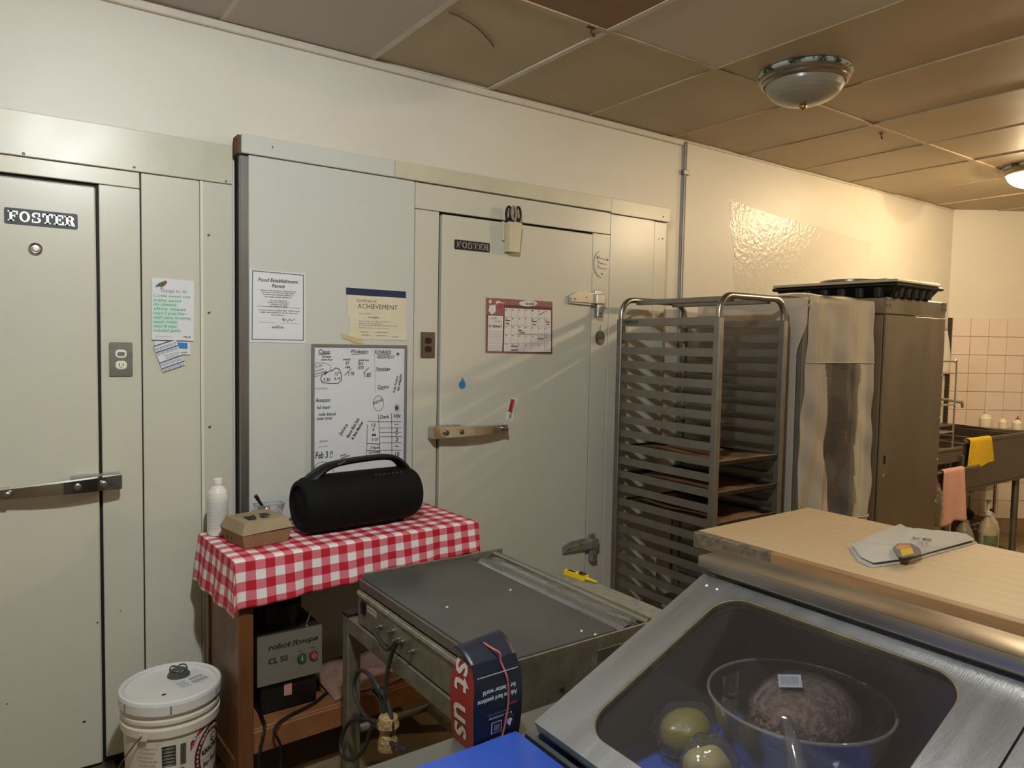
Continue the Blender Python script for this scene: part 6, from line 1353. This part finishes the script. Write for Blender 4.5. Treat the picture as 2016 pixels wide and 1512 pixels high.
pump_bottle('soap_bottle', (6.41, 2.40, LZ), 0.10, 0.03, MILKW, MILKW, 'slim milky bottle between soap bottle and red nozzle bottle')
pump_bottle('spray_bottle', (6.405, 2.30, LZ), 0.10, 0.035, MILKW, REDC, 'milky bottle with a red nozzle on the sink end ledge')
# jugs under the sink
def jug(c_, h, r, m, label, pump=False, lab=None, sxy=(1, 0.8)):
    x, y, z = c_; t = thing('jug', c_, label, 'jug', 'jugs under the sink')
    obj('body', MB().lathe([(0.001, 0.001), (r*0.96, 0.001), (r, 0.012), (r, h*0.55), (r*0.82, h*0.72), (r*0.4, h*0.88), (r*0.26, h*0.93), (r*0.26, h), (0.001, h)], m, (x, y, z), seg=26, sx=sxy[0], sy=sxy[1]), t)
    if pump: obj('pump', MB().lathe([(r*0.32, h), (r*0.32, h+0.025), (r*0.1, h+0.03), (r*0.1, h+0.09), (r*0.18, h+0.092), (r*0.18, h+0.108), (0.001, h+0.11)], WHITEP, (x, y, z), seg=14), t)
    else: obj('cap', MB().lathe([(r*0.3, h), (r*0.3, h+0.025), (0.001, h+0.027)], mat('dark cap', '22242c', 0.4), (x, y, z), seg=14), t); 
    if not pump:
        obj('handle', MB().tube(smooth_path([(x+r*0.3, y-0.0, z+h*0.9), (x+r*0.7, y, z+h*0.92), (x+r*0.85, y, z+h*0.72), (x+r*0.78, y, z+h*0.6)], 4), r*0.13, m, 8), t)
    if lab: mb = MB(); vs_ = []; n = 14; [vs_.append((x+r*1.006*math.cos(a)*sxy[0], y+r*1.006*math.sin(a)*sxy[1], z+zz)) for zz in (h*0.12, h*0.5) for a in [-PI*0.95+PI*0.9*i/n for i in range(n+1)]]; mb.add(vs_, [(i, i+1, n+2+i, n+1+i) for i in range(n)], lab); obj('label', mb, t)
jug((6.13, 2.36, 0), 0.29, 0.085, mat('cloudy jug plastic', 'b9ac90', 0.4), 'cloudy jug with a white pump and green label under the sink', True, mat('green label', '6f7f5c', 0.6, var=0.3, vscale=30))
jug((6.30, 2.41, 0), 0.28, 0.08, mat('white jug plastic', 'cfc9bd', 0.4), 'white jug with a dark cap beside the wire shelf')
jug((5.93, 2.44, 0), 0.26, 0.08, mat('grey jug plastic', '9a9384', 0.4), 'greyish jug with a dark cap behind the pink towel')
# wire shelf under / beside the sink
ws = thing('wire_shelf_unit', (6.35, 2.5, 0), 'low wire shelving unit under the sink end', 'shelf')
for x, y in ((6.05, 2.58), (6.62, 2.38), (6.50, 2.60), (6.14, 2.5)): pass
for x, y in ((6.02, 2.50), (6.02, 2.68), (6.60, 2.50), (6.60, 2.68)): obj('post', MB().tube([(x, y, 0), (x, y, 0.50)], 0.012, CHROME2, 10), ws)
for z in (0.46, 0.17):
    mb = MB(); mb.tube([(6.02, 2.50, z), (6.60, 2.50, z), (6.60, 2.68, z), (6.02, 2.68, z)], 0.006, CHROME2, 6, closed=True); mb.tube([(6.02, 2.50, z-0.04), (6.60, 2.50, z-0.04)], 0.005, CHROME2, 6)
    for k in range(1, 14): x = 6.02+0.58*k/14; mb.tube([(x, 2.50, z+0.003), (x, 2.68, z+0.003)], 0.0025, CHROME2, 5)
    for k in range(14): x = 6.02+0.58*k/14; mb.tube([(x, 2.50, z-0.04), (x+0.02, 2.50, z), (x+0.0414, 2.50, z-0.04)], 0.002, CHROME2, 5)
    obj('wire_tier', mb, ws)
pz = 0.466
obj('paper_roll', MB().lathe([(0.02, pz), (0.065, pz), (0.065, pz+0.10), (0.02, pz+0.10)], mat('paper roll', 'cfc2aa', 0.8), (6.42, 2.59, 0), seg=24), None, 'pale paper roll on the wire shelf under the sink', 'roll')
mb = blob((6.25, 2.59, 0.23), 0.13, 0.07, 0.052, mat('dark cloth', '26202a', 0.9), 21, 0.08); obj('dark_cloth', mb, None, 'dark bundled cloth on the lower wire shelf', 'cloth', smooth=80)
obj('round_tub', MB().lathe([(0.001, 0.001), (0.09, 0.001), (0.105, 0.32), (0.11, 0.325), (0.11, 0.345), (0.001, 0.345)], mat('tan tub', 'b09a7a', 0.5), (5.72, 2.55, 0), seg=28), None, 'tan lidded tub on the floor under the sink', 'tub')
# plastic bag with greens hanging beside the towel
gb = thing('green_bag', (4.72, 2.11, 0.36), 'clear plastic bag with green contents hanging by the pink towel', 'bag')
gc = W(1844, 1000, 'y', 2.10)
obj('bag', blob((gc.x, 2.10, gc.z), 0.055, 0.03, 0.14, BAGM, 33, 0.10, f=6), gb, smooth=80); obj('greens', blob((gc.x, 2.10, gc.z-0.02), 0.042, 0.02, 0.10, mat('dark green leaves', '3f4f34', 0.7, 0, var=0.5, vscale=40), 34, 0.12), gb, smooth=80)
obj('knot', MB().tube([(gc.x, 2.11, gc.z+0.13), (gc.x+0.01, 2.12, gc.z+0.2), (gc.x, 2.13, 0.757)], 0.006, BAGM, 6), gb)
